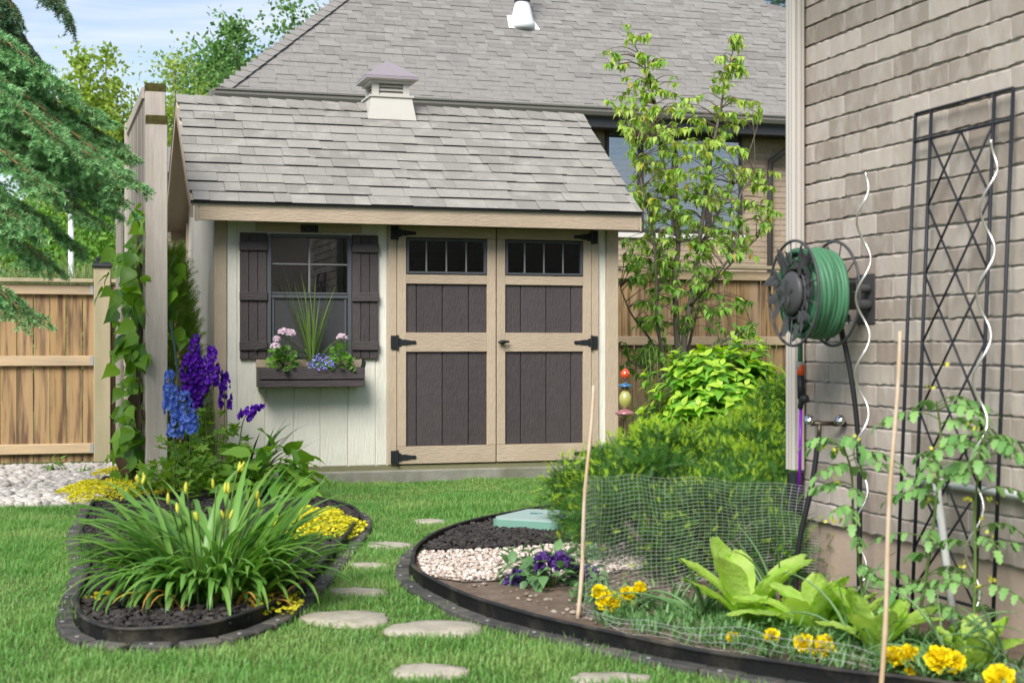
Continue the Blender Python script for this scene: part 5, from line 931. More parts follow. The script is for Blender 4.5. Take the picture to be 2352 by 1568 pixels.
for grp_, (ms, hang) in enumerate(((mains, 0), (backs, 1))):
    for (dy_, z0), (tx, ty), D in ms:
        e_ = at(tx, ty, D)-b0; s_ = np.array([0, dy_*.3, z0]); m1 = s_+(e_-s_)*.55+np.array([0, 0, .18]); P_ = smooth_line([s_, m1, e_], 12); wood.tube(P_, np.linspace(.014, .003, len(P_)), 6); k = len(P_)
        for i in range(4, k):
            fr_ = i/k; ax = P_[i]-P_[i-1]; ax /= np.linalg.norm(ax); sv = np.cross(ax, (0, 0, 1.0)); sv /= np.linalg.norm(sv); lmax = .50*(1-fr_)+.13
            for sg in (-1, 1):
                for rep in range(3):
                    d = ax*rng.uniform(.5, .9)+sv*sg*rng.uniform(.3, .9)+np.array([0, 0, rng.uniform(-.55, .1) if not hang else rng.uniform(-1.3, -.3)]); d /= np.linalg.norm(d); L_ = lmax*rng.uniform(.7, 1.1); a_ = P_[i]-ax*rng.uniform(0, .05); b_ = a_+d*L_; NA.append((a_, b_, hang)); wood.tube([a_, b_], [.004, .002], 5, cap=False)
                    for q in np.arange(.12, L_-.03, .075):
                        for s2 in (-1, 1):
                            d2 = d*.75+np.cross(d, (0, 0, 1.0))*s2*rng.uniform(.4, .8)+np.array([0, 0, rng.uniform(-.35, .1)-.3*hang]); d2 /= np.linalg.norm(d2); l2 = min(.16, (L_-q)*.6+.05)*rng.uniform(.7, 1.15); a2 = a_+d*q; NA.append((a2, a2+d2*l2, hang))
link('boughs', wood, pm('spruce_twig', (.20, .12, .055), .85), sprt, kind='stuff')
A_ = np.array([q[0] for q in NA]); B_ = np.array([q[1] for q in NA]); hg = np.array([q[2] for q in NA]); Ls = np.linalg.norm(B_-A_, axis=1); cnt_ = np.clip((Ls*640).astype(int), 22, 220); ix = np.repeat(np.arange(len(A_)), cnt_); t = rng.uniform(.0, 1, len(ix)); ax = ((B_-A_)/Ls[:, None])[ix]; C = A_[ix]+(B_-A_)[ix]*t[:, None]; rd = np.cross(ax, rdir(len(ix))); rd /= np.linalg.norm(rd, axis=1)[:, None]+1e-9; dn = rd+ax*rng.uniform(.35, .9, len(ix))[:, None]+np.array([0, 0, .2]); mb = MB()
tip = (t > .55) & (hg[ix] == 0); nl_ = rng.uniform(.018, .027, len(ix))
# only what the picture can show: needles inside or close to the view
W_ = C+b0; vis = (W_[:, 0]/W_[:, 1] > -.36)
for m_, q in ((0, ~tip & (hg[ix] == 0) & vis), (1, tip & vis), (2, (hg[ix] == 1) & vis)): mb.inst(needle_tpl(.11), frames(dn[q], rdir(q.sum())), C[q], nl_[q], m_)
put_leaves('needles', sprt, mb, [leafm('spruce_needle', (.060, .19, .060), (.12, .30, .105), .12, .5, .3), leafm('spruce_tip_needle', (.17, .40, .14), (.34, .60, .27), .2, .5, .3), leafm('spruce_back_needle', (.085, .19, .095), (.15, .27, .14), .15, .5, .3)], False)
# ================================================================== trees beyond the fence
def far_tree(label, cx_px, base_y, D, top_px, half_px, nl, leafs, mats, vase=1.0, low=.25, seed=1, nb=46, gap=.10):
    rg = np.random.default_rng(seed); b = at(cx_px, base_y, D); p = plant('leafy_tree', label, 'tree', (b[0], D, 0), 'trees beyond the fence'); h = at(cx_px, top_px, D)[2]; hw = half_px/FPX*D; mb = MB(); mb.smooth = True; mb.tube([(0, 0, 0), (0, 0, h*.45)], [.16, .09], 8); link('trunk', mb, BARK, p); bmb = MB(); bmb.smooth = True; C = []
    for k in range(nb):
        a_ = rg.uniform(0, 2*pi); q = math.sqrt(rg.uniform(.02, 1)); z0 = h*rg.uniform(low*.4, .45); top = np.array([q*hw*math.cos(a_), q*hw*math.sin(a_), h*(1-.42*q*q)*rg.uniform(.72, 1.0)]); s_ = np.array([0, 0, z0]); m1 = s_+(top-s_)*.5+np.array([top[0]*.25, top[1]*.25, -.0]); P_ = smooth_line([s_, m1, top], 8); bmb.tube(P_, np.linspace(.035, .008, len(P_)), 5, cap=False)
        n = int(nl/nb); t = rg.uniform(.22, 1.02, n)**.8; i_ = np.minimum((t*(len(P_)-1)).astype(int), len(P_)-2); base_ = P_[i_]+(P_[i_+1]-P_[i_])*((t*(len(P_)-1))-i_)[:, None]; wv = .5+.5*np.sin(t*22+k); C.append(base_+rg.normal(0, 1, (n, 3))*(gap+.16*(1-t)[:, None])*(.35+wv[:, None])*np.array([1, 1, .8]))
    C = np.concatenate(C); C = C[C[:, 2] > .6]; n = len(C); mb = MB(); mb.inst(TINY, frames(rdir(n), rdir(n)), C, rng.uniform(*leafs, n)); put_leaves('crown', p, mb, mats, False); link('limbs', bmb, BARK, p, kind='stuff'); return p
LT1 = leafm('lime_tree_leaf', (.19, .31, .05), (.37, .48, .09), .45, .5); LT2 = leafm('maple_leaf', (.09, .21, .055), (.20, .35, .11), .4, .5); LT3 = leafm('shrub_leaf', (.09, .22, .035), (.22, .42, .06), .4, .5)
far_tree('yellow green tree with upright branches against the sky at the left', 225, 900, 27, 68, 118, 50000, (.07, .13), LT1, seed=3, gap=.16, nb=60)
far_tree('fuller mid green tree behind the left slope of the big roof', 600, 900, 34, -45, 215, 70000, (.09, .16), LT2, seed=5, gap=.30, nb=70)
far_tree('pale green tree standing behind the timber post', 430, 900, 30, 105, 125, 42000, (.055, .10), LT1, seed=8, gap=.22, nb=40)
far_tree('bushy green tree low beyond the left fence beside the lamp post', 250, 900, 22, 440, 95, 34000, (.045, .085), LT3, seed=9, low=.15, gap=.25, nb=44)
far_tree('bushy green tree behind the spruce at the left edge', 70, 900, 24, 420, 110, 30000, (.045, .085), LT3, seed=12, low=.15, gap=.25, nb=40)
ev = at(1790, 0, 36); p = plant('pine_tree', 'dark evergreen tip above the far roof beside the downspout', 'tree', (ev[0]+.5, 36, 0), 'trees beyond the fence'); hz = ev[2]; mb = MB(); mb.tube([(0, 0, 0), (0, 0, hz+3)], [.2, .03], 7); link('trunk', mb, BARK, p); n = 2600; zz_ = rng.uniform(hz-1.5, hz+3, n); r_ = (1-(zz_-hz+1.5)/4.6)*1.3*np.sqrt(rng.uniform(.1, 1, n)); a_ = rng.uniform(0, 2*pi, n); mb = MB(); mb.inst(SPRAY, frames(np.stack([np.cos(a_), np.sin(a_), rng.uniform(-.4, .3, n)], 1), rdir(n)), np.stack([r_*np.cos(a_), r_*np.sin(a_), zz_], 1), rng.uniform(.2, .4, n)); put_leaves('crown', p, mb, leafm('pine_leaf', (.02, .06, .025), (.05, .10, .04), .1, .6), False)
tg = plant('tall_grass', 'pale feathery grass tops rising just beyond the left fence', 'grass', (at(130, 620, 14.6)[0], 14.6, 0)); N = 1500; C = np.stack([rng.uniform(-.75, .9, N), rng.uniform(-.3, .3, N), rng.uniform(1.36, 1.46, N)], 1); mb = MB(); ribbons(mb, C, rng.uniform(0, 2*pi, N), rng.uniform(.8, 1.5, N), rng.uniform(.1, 1.2, N), rng.uniform(.35, .62, N), rng.uniform(.006, .011, N), 5, .2); put_leaves('leaves', tg, mb, leafm('pale_grass', (.17, .25, .08), (.33, .38, .17), .4, .5)); mb = MB(); n = 60
for k_ in range(60): x = rng.uniform(-.7, .8); mb.tube([(x, 0, 0), (x, 0, 1.48)], .006, 4)
link('stems', mb, STEM, tg, kind='stuff')
# ================================================================== things along the brick wall
def WL(y, out=0.0, z=0.0): return np.array(Lw(WX-out, y, z))       # a point along the long wall, out from its face
# hose reel
RY = toL(1.419, 6.005)[1]; RZ = 1.256; reel = thing('hose_reel', 'dark grey wall mounted hose reel with a leafy ornamental disc and green hose', 'hose reel', tuple(WL(RY, 0, RZ)), TH); out_ = np.array([-1.0, 0, 0])
RG = pm('reel_plastic', (.055, .055, .058), .45, var=.15, vscale=20, bump=.1); GH = pm('green_hose', (.060, .175, .095), .5, var=.08, vscale=30)
def ring(mb, x, r_, rt, n=40): a_ = np.linspace(0, 2*pi, n+1); mb.tube(np.stack([np.full(n+1, x), r_*np.cos(a_), r_*np.sin(a_)], 1), rt, 6, cap=False)
xf, xb = -.325, -.150
for nm, x in (('front_disc', xf), ('back_disc', xb)):
    mb = MB(); mb.smooth = True; ring(mb, x, .207, .006); ring(mb, x, .10, .005); lf = leaf_tpl([.03, .20, .27, .24, .14, .0], -.25, -.12); n = 13 if nm == 'front_disc' else 10
    for k_ in range(n):
        a_ = k_*2*pi/n; d = np.array([0, math.cos(a_), math.sin(a_)]); mb.tube([np.array([x, 0, 0])+d*.08, np.array([x, 0, 0])+d*.205], .003, 5)
    dsk = link(nm, mb, RG, reel); nlv = 40 if nm == 'front_disc' else 14
    mb = MB(); a_ = rng.uniform(0, 2*pi, nlv); r_ = rng.uniform(.085, .155, nlv); C = np.stack([np.full(nlv, x)-rng.uniform(.002, .014, nlv), r_*np.cos(a_), r_*np.sin(a_)], 1); an = a_+rng.normal(0, .55, nlv); d = np.stack([0*a_-.06, np.cos(an), np.sin(an)], 1); mb.inst(lf, frames(d, (-1.0, 0, 0)), C, rng.uniform(.055, .085, nlv)); mb.smooth = True; link('ornament_leaves', mb, RG, dsk)
mb = MB(); mb.smooth = True; mb.lathe([(0, .022), (.04, .020), (.075, .010), (.086, 0), (.086, -.012), (0, -.012)], 28, (xf-.012, 0, 0), (-1, 0, 0)); hub = link('hub', mb, RG, reel); mb = MB(); mb.inst(leaf_tpl([.05, .2, .24, .16, 0], -.3, -.05), frames(np.stack([np.full(5, -.05), np.cos(np.arange(5)*1.257+.4), np.sin(np.arange(5)*1.257+.4)], 1), (-1.0, 0, 0)), np.tile([xf-.034, 0, 0], (5, 1)), .06); mb.smooth = True; link('emblem', mb, RG, hub)
mb = MB(); mb.smooth = True; mb.tube([(xf, 0, 0), (xb, 0, 0)], .085, 20); link('drum', mb, RG, reel)
mb = MB(); mb.smooth = True; pts = []
for lay in range(3):
    for w_ in range(8):
        for q in np.arange(0, 2*pi, pi/14): s_ = (w_+q/(2*pi))/8; s_ = s_ if lay % 2 == 0 else 1-s_; rr_ = .108+lay*.030+.004*math.sin(q*2+w_); pts.append((xf+.020+(xb-xf-.045)*s_+.004*math.sin(3*q+w_*2), rr_*math.cos(q), rr_*math.sin(q)))
mb.tube(pts, .0125, 8); link('hose_coil', mb, GH, reel)
br = MB(); br.box(-.006, -.0005, -.07, .07, -.12, .08, c=.002); link('wall_plate', br, RG, reel)
mb = MB(); mb.smooth = True; mb.tube([(-.10, -.045, .02), (-.02, -.03, .02), (0, -.03, .02)], .018, 10); mb.tube([(-.10, -.045, -.04), (-.02, -.03, -.045), (0, -.03, -.045)], .022, 10); link('arm', mb, RG, reel)
mb = MB(); mb.smooth = True; mb.lathe([(.026, 0), (.026, .10), (.030, .102), (.030, .115), (0, .116)], 16, (-.115, -.06, -.065)); link('pivot', mb, RG, reel)
# leader hose to the ground and the watering wand
rl = WL(RY, 0, 0)
mb = MB(); mb.smooth = True; mb.tube(smooth_line([WL(RY-.02, .13, RZ-.12), WL(RY-.06, .10, RZ-.35), WL(RY-.08, .08, .6), WL(RY-.08, .08, .05)], 5), .011, 8); tag(link('leader_hose', mb, pm('black_rubber', (.014, .014, .016), .5)), 'straight black leader hose hanging from the reel down the wall', 'hose')
wd_ = thing('watering_wand', 'watering wand with purple tube, black grip and orange ring beside the downspout', 'watering wand', tuple(at(1836, 1100, 6.2))); b0 = np.array(wd_.location)
def wl(y0_, y1_, r_, nm, mat, x0_=1838, x1_=1838): mb = MB(); mb.smooth = True; mb.tube([at(x0_, y0_, 6.25)-b0, at(x1_, y1_, 6.25)-b0], r_, 12); link(nm, mb, mat, wd_)
wl(786, 830, .011, 'hose_end', GH); wl(830, 848, .0145, 'connector', pm('grey_plastic', (.32, .32, .30), .5)); wl(838, 861, .0155, 'orange_ring', pm('orange_plastic', (.65, .09, .02), .4), 1839, 1839); wl(861, 915, .0155, 'grip', IRON, 1839, 1840); wl(912, 938, .012, 'valve', IRON, 1841, 1838); wl(936, 1130, .0068, 'purple_tube', pm('purple_paint', (.18, .01, .35), .3), 1839, 1836)
mb = MB(); mb.smooth = True; mb.lathe([(.012, 0), (.018, .01), (.018, .03), (.008, .04), (0, .04)], 12, at(1842, 918, 6.23)-b0, (.3, -.8, .2)); link('thumb_lever', mb, IRON, wd_)
fy = toL(*at(1905, 970, 6.15)[:2])[1]; fz = .73; fc = thing('garden_tap', 'outdoor brass tap with two chrome handles and a black hose on the wall', 'tap', tuple(WL(fy, 0, fz)), TH); BRS = pm('old_brass', (.10, .085, .06), .45, metal=.7); CHR = pm('chrome', (.6, .62, .65), .15, metal=1.0)
mb = MB(); mb.smooth = True; mb.tube([(.0, 0, 0), (-.05, 0, 0)], .012, 10); mb.tube([(-.045, .02, 0), (-.14, .03, .0)], .010, 10); mb.tube([(-.105, .02, 0), (-.108, .02, -.055)], .009, 10); link('valve_body', mb, BRS, fc)
for x_, y_ in ((-.145, .03), (-.03, -.02)):
    mb = MB(); mb.smooth = True; mb.lathe([(0, 0), (.010, .002), (.022, .008), (.022, .016), (.008, .022), (0, .023)], 10, (x_, y_, .012), (-.6, -.6, .3)); link('tap_handle', mb, CHR, fc)
mb = MB(); mb.smooth = True; mb.tube(smooth_line([(-.108, .02, -.05), (-.115, .02, -.09), (-.14, .02, -.25), (-.19, .04, -.5), (-.2, .05, -.70)], 5), .0115, 8); link('tap_hose', mb, MATS['black_rubber'], fc)
# ------------------------------------------------------------------ trellis leaning on the wall
TRI = pm('trellis_iron', (.016, .018, .024), .5, var=.25, vscale=40)
ya = toL(*at(2087, 260, 5.60)[:2])[1]; yb = toL(*at(2310, 200, 5.03)[:2])[1]; trl = thing('metal_trellis', 'black metal trellis with crossed rods leaning on the brick wall', 'trellis', tuple(WL((ya+yb)/2, 0, 0)), TH); hw_ = abs(ya-yb)/2; lean = .085
def tpos(v, z): return np.array([-.030-lean*(1-z/1.915), v, z])      # v: towards the far end is +
def bar(nm, a_, b_, r_): mb = MB(); mb.smooth = True; mb.tube([tpos(*a_), tpos(*b_)], r_, 8); return link(nm, mb, TRI, trl)
for v in (-hw_, -hw_+.105, hw_-.105, hw_): bar('upright', (v, .0 if abs(v) > hw_-.01 else .0), (v, 1.915), .0068)
for z in (1.915, 1.81, .16): bar('crossbar', (-hw_, z), (hw_, z), .006)
iw = hw_-.105; z = 1.81; stp = .25
k_ = 0
while z-2*stp > -.05:
    bar('lattice_rod', (iw, z), (-iw, max(z-2*stp, .16)), .0042); bar('lattice_rod', (-iw, z), (iw, max(z-2*stp, .16)), .0042); z -= stp; k_ += 1
bar('lattice_rod', (0, 1.81), (iw, 1.56), .0042); bar('lattice_rod', (0, 1.81), (-iw, 1.56), .0042)
# spiral stakes
SPG = pm('spiral_steel', (.62, .61, .57), .3, metal=.75, var=.1)
for xt, yt, xb_, yb_, D, lab in ((1986, 395, 1972, 1500, 5.55, 'silver spiral plant stake nearer the hose reel'), (2277, 320, 2225, 1520, 4.98, 'silver spiral plant stake in front of the black trellis')):
    a_ = at(xb_, yb_, D); b_ = at(xt, yt, D); a_[2] = .0; n = 150; s_ = np.linspace(0, 1, n); L_ = np.linalg.norm(b_-a_); ph = s_*L_/.285*2*pi+1.0; am = .026*np.minimum(1, (1-s_)*14+.15); P_ = a_+(b_-a_)*s_[:, None]+np.stack([am*np.cos(ph), am*np.sin(ph), 0*ph], 1); mb = MB(); mb.smooth = True; mb.tube(P_-a_, .0042, 6); o = tag(link('spiral_stake', mb, SPG, loc=tuple(a_)), lab, 'plant stake', 'spiral plant stakes')
# bamboo canes
BAM = pm('bamboo', (.42, .30, .18), .55, col2=(.55, .47, .40), c2scale=4, c2pos=(.4, .7), var=.15, vscale=30)
def cane(lab, p0, p1, r_):
    p0, p1 = np.array(p0), np.array(p1); o = thing('bamboo_cane', lab, 'bamboo cane', tuple(p0), 0, 'bamboo canes'); n = 34; s_ = np.linspace(0, 1, n); P_ = (p1-p0)*s_[:, None]+np.stack([.004*np.sin(s_*9), 0*s_, 0*s_], 1); rr = r_*(1-.25*s_)+np.where(np.arange(n) % 6 == 0, .0012, 0); mb = MB(); mb.smooth = True; mb.tube(P_, rr, 10); link('stem', mb, BAM, o); return o
c0 = gr(1327, 1418, .045); cane('bamboo cane leaning right of the valve box, its top before the shed door', c0, at(1362, 885, c0[1]+.15), .0078)
c1 = np.array(at(2024, 1590, 4.40)); c1[2] = .045 if c1[2] < .045 else c1[2]; cane('bamboo cane rising in front of the lettuces and trellis', at(2022, 1600, 4.42), at(2066, 760, 4.52), .0078)
st_ = thing('wooden_stake', 'pale taped wooden stake among the tomato leaves', 'stake', tuple(at(2195, 1420, 5.15))); b0 = np.array(st_.location); mb = MB(); mb.smooth = True; mb.tube([(0, 0, -.05), at(2150, 1105, 5.25)-b0], .014, 8); link('taped_length', mb, pm('white_tape', (.55, .55, .53), .6, var=.15, vscale=40), st_); mb = MB(); mb.tube([at(2150, 1105, 5.25)-b0, at(2137, 1055, 5.27)-b0], .008, 8); link('wood_tip', mb, BAM, st_)
# ------------------------------------------------------------------ plastic netting
NET = pm('plastic_net', (.34, .36, .34), .4, var=.2)
def net(lab, path, ztop, zbot, cell, sag=.02):
    path = smooth_line(path, 6); s_ = np.concatenate([[0], np.cumsum(np.linalg.norm(np.diff(path, axis=0), axis=1))]); o = thing('plastic_netting', lab, 'netting', (path[0][0], path[0][1], 0)); mb = MB(); b0_ = np.array([path[0][0], path[0][1], 0]); nx = int(s_[-1]/cell)
    def pt(u, v):
        d_ = u*s_[-1]; x, y = np.interp(d_, s_, path[:, 0]), np.interp(d_, s_, path[:, 1]); zt = np.interp(u, np.linspace(0, 1, len(ztop)), ztop); zb = np.interp(u, np.linspace(0, 1, len(zbot)), zbot); w_ = .012*math.sin(u*19+v*3)+.008*math.sin(u*41+v*7); return np.array([x+w_*.5+.006*math.sin(v*9+u*5), y+w_, zb+(zt-zb)*v+.006*math.sin(u*23)])-b0_
    hh = max(ztop)-min(zbot); nz_ = int(hh/(cell*.62))
    for i in range(nx+1): mb.tube([pt(i/nx, v) for v in np.linspace(0, 1, 7)], .0006, 3, cap=False)
    for j in range(nz_+1): mb.tube([pt(u, j/nz_) for u in np.linspace(0, 1, max(8, nx//2))], .0009, 3, cap=False)
    link('mesh_strands', mb, NET, o, kind='stuff'); return o
nA = gr(1368, 1390, .05)[:2]; net('pale plastic garden netting stretched before the dark yew', [(c0[0]+.02, c0[1]+.02), (.42, 5.85), (.72, 6.10), (1.02, 6.22), (1.26, 6.20)], [.56, .545, .52, .49, .46], [.06, .06, .08, .1, .12], .027)
net('low netting strip along the front edge by the marigolds', [(c0[0]+.02, c0[1]-.02), (.45, 5.18), (.80, 4.83), (1.10, 4.55)], [.08, .10, .13, .12], [.05, .05, .05, .05], .036)
# ------------------------------------------------------------------ valve box
vb = thing('valve_box', 'pale green irrigation valve box lid set in the mulch', 'valve box', (at(1247, 1206, 8.28)[0], 8.30, .05), math.radians(-26)); VG = pm('valve_green', (.15, .29, .23), .5, var=.08, vscale=10); VG2 = pm('valve_lid_green', (.29, .38, .35), .6, var=.07, vscale=8)
def rrect(a_, b_, r_, n=6): return [(sx*(a_-r_)+r_*math.cos(q), sy*(b_-r_)+r_*math.sin(q)) for sx, sy, s0 in ((1, 1, 0), (-1, 1, pi/2), (-1, -1, pi), (1, -1, 3*pi/2)) for q in np.linspace(s0, s0+pi/2, n)]
link('box_rim', MB().prism(rrect(.205, .25, .06), .085, 2, -.03), VG, vb); link('lid', MB().prism(rrect(.192, .237, .05), .012, 2, .0553), VG2, vb)
link('lid_mark', MB().box(-.09, -.02, .02, .045, .0674, .0690).box(-.075, -.035, -.01, .004, .0674, .0690).box(.09, .13, -.15, -.13, .0674, .0690), pm('lid_dark', (.06, .16, .15), .6), vb)
# ------------------------------------------------------------------ vegetables and flowers in the right bed
LET = leafm('lettuce_leaf', (.30, .52, .06), (.48, .68, .13), .5, .6, .2, patch=(.56, .72, .22), pscale=14, bump=.4, bscale=45)
def lettuce(lab, x, y, D, h, n, w_=.088):
    q = at(x, y, D); p = plant('lettuce', lab, 'lettuce', (q[0], q[1], .045), 'lettuces in a row'); mb = MB(); mb.smooth = True
    for k_ in range(n):
        a_ = k_*2.4+rng.normal(0, .3); inner = k_/n; L_ = h*rng.uniform(.62, 1.08); e0 = rng.uniform(.75, 1.2)+.35*inner; kk = rng.uniform(-.1, .75); nu, nv = 12, 9; V = []
        for i in range(nu+1):
            s_ = i/nu; el_ = e0-.55*s_*s_; wd2 = w_*(.28+.9*math.sin(min(1, s_*1.1)*pi*.5))*(1 if s_ < .72 else math.sqrt(max(0.05, 1-((s_-.72)/.288)**2)))*L_/.25
            cx2 = L_*(s_*math.cos(e0-kk*s_)); cz = L_*s_*math.sin(e0-kk*s_)
            for j in range(nv): v = (j/(nv-1)-.5)*2; V.append((cx2-.30*wd2*v*v*.5+.005*math.sin(i*2.3+j*2.9+k_)+.003*math.sin(i*5.1+j*1.1), v*wd2*.5*(1+.03*math.sin(i*2.9+k_)), cz+.004*math.sin(i*2.7+j*2.3)))
        V = np.array(V); R_ = np.array([[math.cos(a_), -math.sin(a_), 0], [math.sin(a_), math.cos(a_), 0], [0, 0, 1]]); V = V@R_.T+np.array([.012*math.cos(a_), .012*math.sin(a_), 0])
        mb.add(V, np.array([[i*nv+j, i*nv+j+1, (i+1)*nv+j+1, (i+1)*nv+j] for i in range(nu) for j in range(nv-1)]))
    link('leaves', mb, LET, p)
lettuce('tall upright lettuce just right of the yellow marigolds', 1715, 1420, 5.42, .31, 15); lettuce('lettuce next to the tall one, second of the row from the netting', 1865, 1470, 5.16, .27, 15); lettuce('broad lettuce right behind the tall bamboo cane', 2015, 1500, 4.88, .235, 15); lettuce('lettuce in front of the tomato at the right edge', 2240, 1545, 4.58, .20, 12, .08); lettuce('small lettuce between the second lettuce and the cane', 1935, 1440, 5.25, .22, 9, .09)
ONI = leafm('onion_leaf', (.09, .20, .07), (.17, .30, .12), .25, .35)
def onion(lab, x, y, D, n, L0, tilt=1.0):
    q = at(x, y, D); p = plant('onion', lab, 'onion', (q[0], q[1], .045), 'onion plants'); mb = MB(); mb.smooth = True
    for k_ in range(n):
        a_ = rng.uniform(0, 2*pi); L_ = L0*rng.uniform(.6, 1.1); e0 = rng.uniform(.6, 1.4); kk = rng.uniform(.3, 1.7)*tilt; s_ = np.linspace(0, 1, 9); el_ = e0-kk*s_**1.5; d = np.stack([np.cos(el_)*math.cos(a_), np.cos(el_)*math.sin(a_), np.sin(el_)], 1)*L_/8; P_ = np.concatenate([[[0, 0, 0]], np.cumsum(d[1:], 0)])+rng.normal(0, .012, 3)*[1, 1, 0]; P_[:, 2] = np.maximum(P_[:, 2], .004); mb.tube(P_, np.interp(s_, [0, .3, 1], [.0045, .006, .001]), 6)
    link('leaves', mb, ONI, p)
onion('sprawling green onion leaves left of the tall lettuce', 1610, 1440, 5.55, 11, .42); onion('green onion with upright leaves behind the second lettuce', 1790, 1400, 5.6, 9, .48, .6); onion('green onion leaves between the bamboo cane and the lettuce', 1955, 1520, 4.95, 10, .4); onion('green onion leaves at the far right below the trellis', 2160, 1530, 4.72, 11, .36); onion('green onion leaves crossing the bottom right corner', 2320, 1540, 4.52, 10, .34); onion('small green onion tuft beneath the marigolds by the netting', 1545, 1440, 5.75, 6, .26)
MGP = leafm('marigold_petal', (.80, .64, .010), (.86, .74, .020), .25, .5, .15); MGL = leafm('marigold_leaf', (.08, .19, .06), (.18, .33, .12), .3, .5)
def flowerhead(mb, q, r_, n=70, ax=(0, -.5, 1.0)):
    dr = rdir(n, -.15, 1); Rm = np.array(Vector(ax).to_track_quat('Z', 'Y').to_matrix()); dr = dr@Rm.T; C = np.array(q)+dr*r_*.55; tg_ = np.cross(dr, rdir(n)); mb.inst(PETAL, frames(tg_*.9+dr*.7, dr), C, r_*rng.uniform(.55, .85, n))
def marigold(lab, x, y, D, heads, w_=.12, h=.13):
    q = at(x, y, D); base = np.array([q[0], q[1], .045]); p = plant('marigold', lab, 'marigold', base, 'marigolds'); N = 190; d = rdir(N, 0, 1); C = d*rng.uniform(.3, 1, N)[:, None]*np.array([w_, w_, h]); mb = MB(); ribbons(mb, C*.9, rng.uniform(0, 2*pi, N), rng.uniform(-.4, 1.1, N), rng.uniform(-.3, .9, N), rng.uniform(.02, .05, N), rng.uniform(.006, .012, N), 3, .2); put_leaves('leaves', p, mb, MGL)
    for hx, hy, r_ in heads:
        t_ = at(hx, hy, D-.02)-base; mb = MB(); mb.smooth = True; mb.tube([(t_[0]*.4, t_[1]*.4, .0), t_*[.8, .8, .6], t_], .0028, 5); s_ = link('stalk', mb, STEM, p); mb = MB(); flowerhead(mb, t_, r_*1.08, 150); put_leaves('flower_head', s_, mb, MGP, False)
marigold('marigold with the biggest yellow bloom beside the bamboo cane', 1400, 1425, 5.62, [(1398, 1383, .036), (1377, 1360, .024)]); marigold('marigold with two small blooms left of the onion leaves', 1465, 1420, 5.72, [(1440, 1364, .024), (1470, 1350, .02), (1447, 1386, .016)]); marigold('low marigold foliage at the foot of the bamboo cane', 1345, 1405, 5.9, [], .08, .09)
marigold('marigold with one small bud by the front edging', 1690, 1500, 5.05, [(1683, 1462, .016)], .09, .1); marigold('marigold with a small bloom below the second lettuce', 1780, 1505, 5.0, [(1773, 1460, .02)], .12, .11); marigold('pair of yellow marigolds left of the tall cane', 1865, 1530, 4.82, [(1846, 1478, .026), (1887, 1490, .032), (1897, 1470, .016)], .14, .13)
marigold('pair of yellow marigolds just right of the tall cane', 2070, 1545, 4.6, [(2053, 1508, .026), (2088, 1503, .025), (2090, 1540, .015)], .13, .12); marigold('marigold with twin blooms near the bottom right', 2165, 1560, 4.5, [(2158, 1515, .033), (2192, 1522, .027)], .12, .12); marigold('marigold at the bottom right corner of the picture', 2300, 1590, 4.35, [(2296, 1562, .035)], .1, .1)
AGL = leafm('ageratum_leaf', (.09, .20, .07), (.18, .33, .13), .3, .45); AGP = leafm('ageratum_petal', (.10, .04, .22), (.19, .09, .36), .2, .6)
def ageratum(lab, x, y, D, heads, w_, h):
    q = at(x, y, D); base = np.array([q[0], q[1], .045]); p = mound('ageratum', lab, 'ageratum', base, (w_, w_), h, 70, OVATE, (.045, .075), AGL, .1, group='purple bedding flowers', stems=5)
    for hx, hy, r_ in heads:
        t_ = at(hx, hy, D-.03)-base; mb = MB(); mb.smooth = True; mb.tube([(t_[0]*.4, t_[1]*.4, .0), t_*[.8, .8, .6], t_], .0028, 5); s_ = link('stalk', mb, STEM, p); mb = MB(); flowerhead(mb, t_, r_*1.35, 90); put_leaves('flower_head', s_, mb, AGP, False)
ageratum('purple flowered plant with a low bloom at its left side', 1205, 1355, 6.35, [(1188, 1338, .035), (1200, 1322, .022)], .12, .15); ageratum('purple flowered plant with two blooms left of the bamboo cane', 1265, 1370, 6.25, [(1248, 1290, .026), (1287, 1292, .030), (1240, 1305, .016)], .14, .19); ageratum('purple flowered plant with a bloom right of the bamboo cane', 1340, 1370, 6.35, [(1330, 1310, .022), (1350, 1318, .026)], .09, .14)
# low seedlings between the rows
FP = scatter([(.30, 5.42), (.62, 5.0), (.95, 4.68), (1.35, 4.45), (1.62, 4.55), (1.45, 5.1), (1.1, 5.6), (.7, 5.85), (.45, 5.75)], 620); N = len(FP); mb = MB(); B3 = np.repeat(np.concatenate([FP, np.full((N, 1), .05)], 1), 7, 0)+rng.normal(0, .012, (N*7, 3))*[1, 1, .3]; N = len(B3)
ribbons(mb, B3, rng.uniform(0, 2*pi, N), rng.uniform(.3, 1.4, N), rng.uniform(-.2, 1.2, N), rng.uniform(.025, .075, N), rng.uniform(.005, .011, N), 3, .2)
tag(put_leaves('seedling_foliage', None, mb, MGL, True, 'stuff'), 'low feathery seedlings covering the soil between lettuces and marigolds')
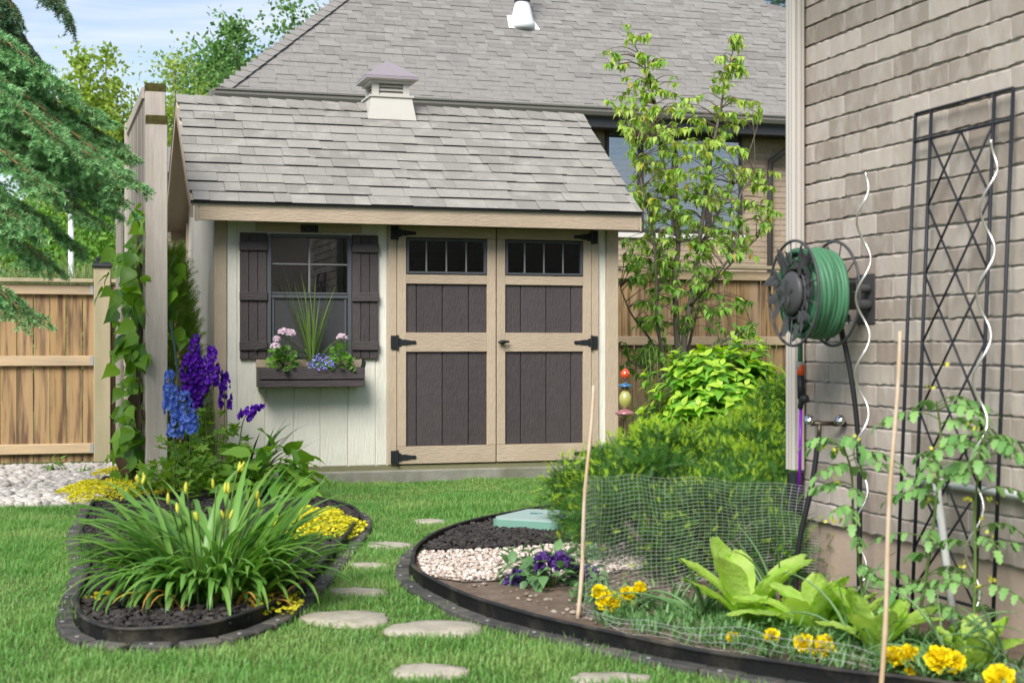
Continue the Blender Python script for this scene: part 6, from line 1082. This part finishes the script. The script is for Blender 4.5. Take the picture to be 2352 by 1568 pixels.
# tomatoes
TOL = leafm('tomato_leaf', (.13, .30, .085), (.26, .46, .15), .35, .45); TOLT = leaf_tpl([.05, .30, .22, .34, .20, .24, .0], .2, .35)
def tomato(lab, pts, D, n, seed):
    rg = np.random.default_rng(seed); base = at(pts[0][0], pts[0][1], D); base[2] = .045; p = plant('tomato_plant', lab, 'tomato plant', base, 'tomato plants'); S_ = smooth_line([np.zeros(3)]+[at(x, y, D+rg.normal(0, .03))-base for x, y in pts[1:]], 8); mb = MB(); mb.smooth = True; mb.tube(S_, np.linspace(.007, .003, len(S_)), 7); st2 = link('stem', mb, STEM, p); lm_ = MB(); rm = MB(); rm.smooth = True
    for k_ in range(n):
        i_ = rg.integers(2, len(S_)); a_ = rg.uniform(0, 2*pi); L_ = rg.uniform(.10, .23); q0 = S_[i_]; s_ = np.linspace(0, 1, 6); el_ = .7-1.3*s_; P_ = q0+np.concatenate([[[0, 0, 0]], np.cumsum(np.stack([np.cos(el_)*math.cos(a_), np.cos(el_)*math.sin(a_), np.sin(el_)], 1)[1:]*L_/5, 0)]); rm.tube(P_, .0022, 5, cap=False); ax = P_[-1]-P_[-2]; ax /= np.linalg.norm(ax); sv = np.cross(ax, (0, 0, 1.0)); LPs = [P_[5]]; LDs = [ax]
        for j in (2, 3, 4):
            for sg in (-1, 1): LPs.append(P_[j]); LDs.append(sv*sg+ax*.5+np.array([0, 0, -.2]))
        lm_.inst(TOLT, frames(np.array(LDs), (0, 0, 1.0)), np.array(LPs), rg.uniform(.026, .052, len(LPs)))
    put_leaves('leaves', p, lm_, TOL); link('leaf_stalks', rm, STEM, p, kind='stuff')
    q = S_[rg.integers(len(S_)//3, len(S_), 7)]+rg.normal(0, .05, (7, 3)); mb = MB(); mb.inst(SMALL, frames(rdir(28), rdir(28)), np.repeat(q, 4, 0)+rng.normal(0, .008, (28, 3)), .016); put_leaves('flowers', p, mb, BUD, False, 'stuff')
tomato('tomato plant with loose leaves around the first spiral stake', [(1985, 1420), (1975, 1300), (1960, 1180), (1955, 1080), (1930, 1010)], 5.40, 26, 2); tomato('tomato plant climbing before the middle of the trellis', [(2100, 1430), (2130, 1300), (2150, 1150), (2160, 1000), (2150, 920)], 5.05, 30, 4); tomato('tomato plant at the right leg of the trellis', [(2235, 1430), (2240, 1300), (2240, 1150), (2260, 1010)], 4.85, 24, 6)
# window well corner at the right edge
ww = toL(*at(2330, 1465, 4.75)[:2]); mb = MB(); mb.smooth = True; a_ = np.linspace(-pi/2, pi/2, 15); Pw = [(ww[0]-.0-.18*math.cos(q), ww[1]-.30+.34*math.sin(q)) for q in a_]
wwt = YG('window_well', 'grey corrugated window well edge at the far right by the wall', 'window well', ww[0], ww[1]); V = []
for q in Pw: V += [(q[0], q[1], 0), (q[0], q[1], .10), (q[0]*.98+ww[0]*.02, q[1], .10), (q[0]*.98+ww[0]*.02, q[1], 0)]
k = len(Pw); wwt.put('rim', MB().add(V, np.array([[i*4+j, (i+1)*4+j, (i+1)*4+(j+1) % 4, i*4+(j+1) % 4] for i in range(k-1) for j in range(4)])), GALV)
# weeds along the pebbles
for x, y, lab in ((125, 1078, 'little green weed at the foot of the left fence'), (192, 1082, 'tiny weed between pebbles near the fence post')):
    q = gr(x, y, .03); mound('weed', lab, 'weed', (q[0], q[1], .03), (.07, .05), .11 if x < 150 else .05, 26, LANCE, (.05, .09) if x < 150 else (.03, .05), GER, stems=3)
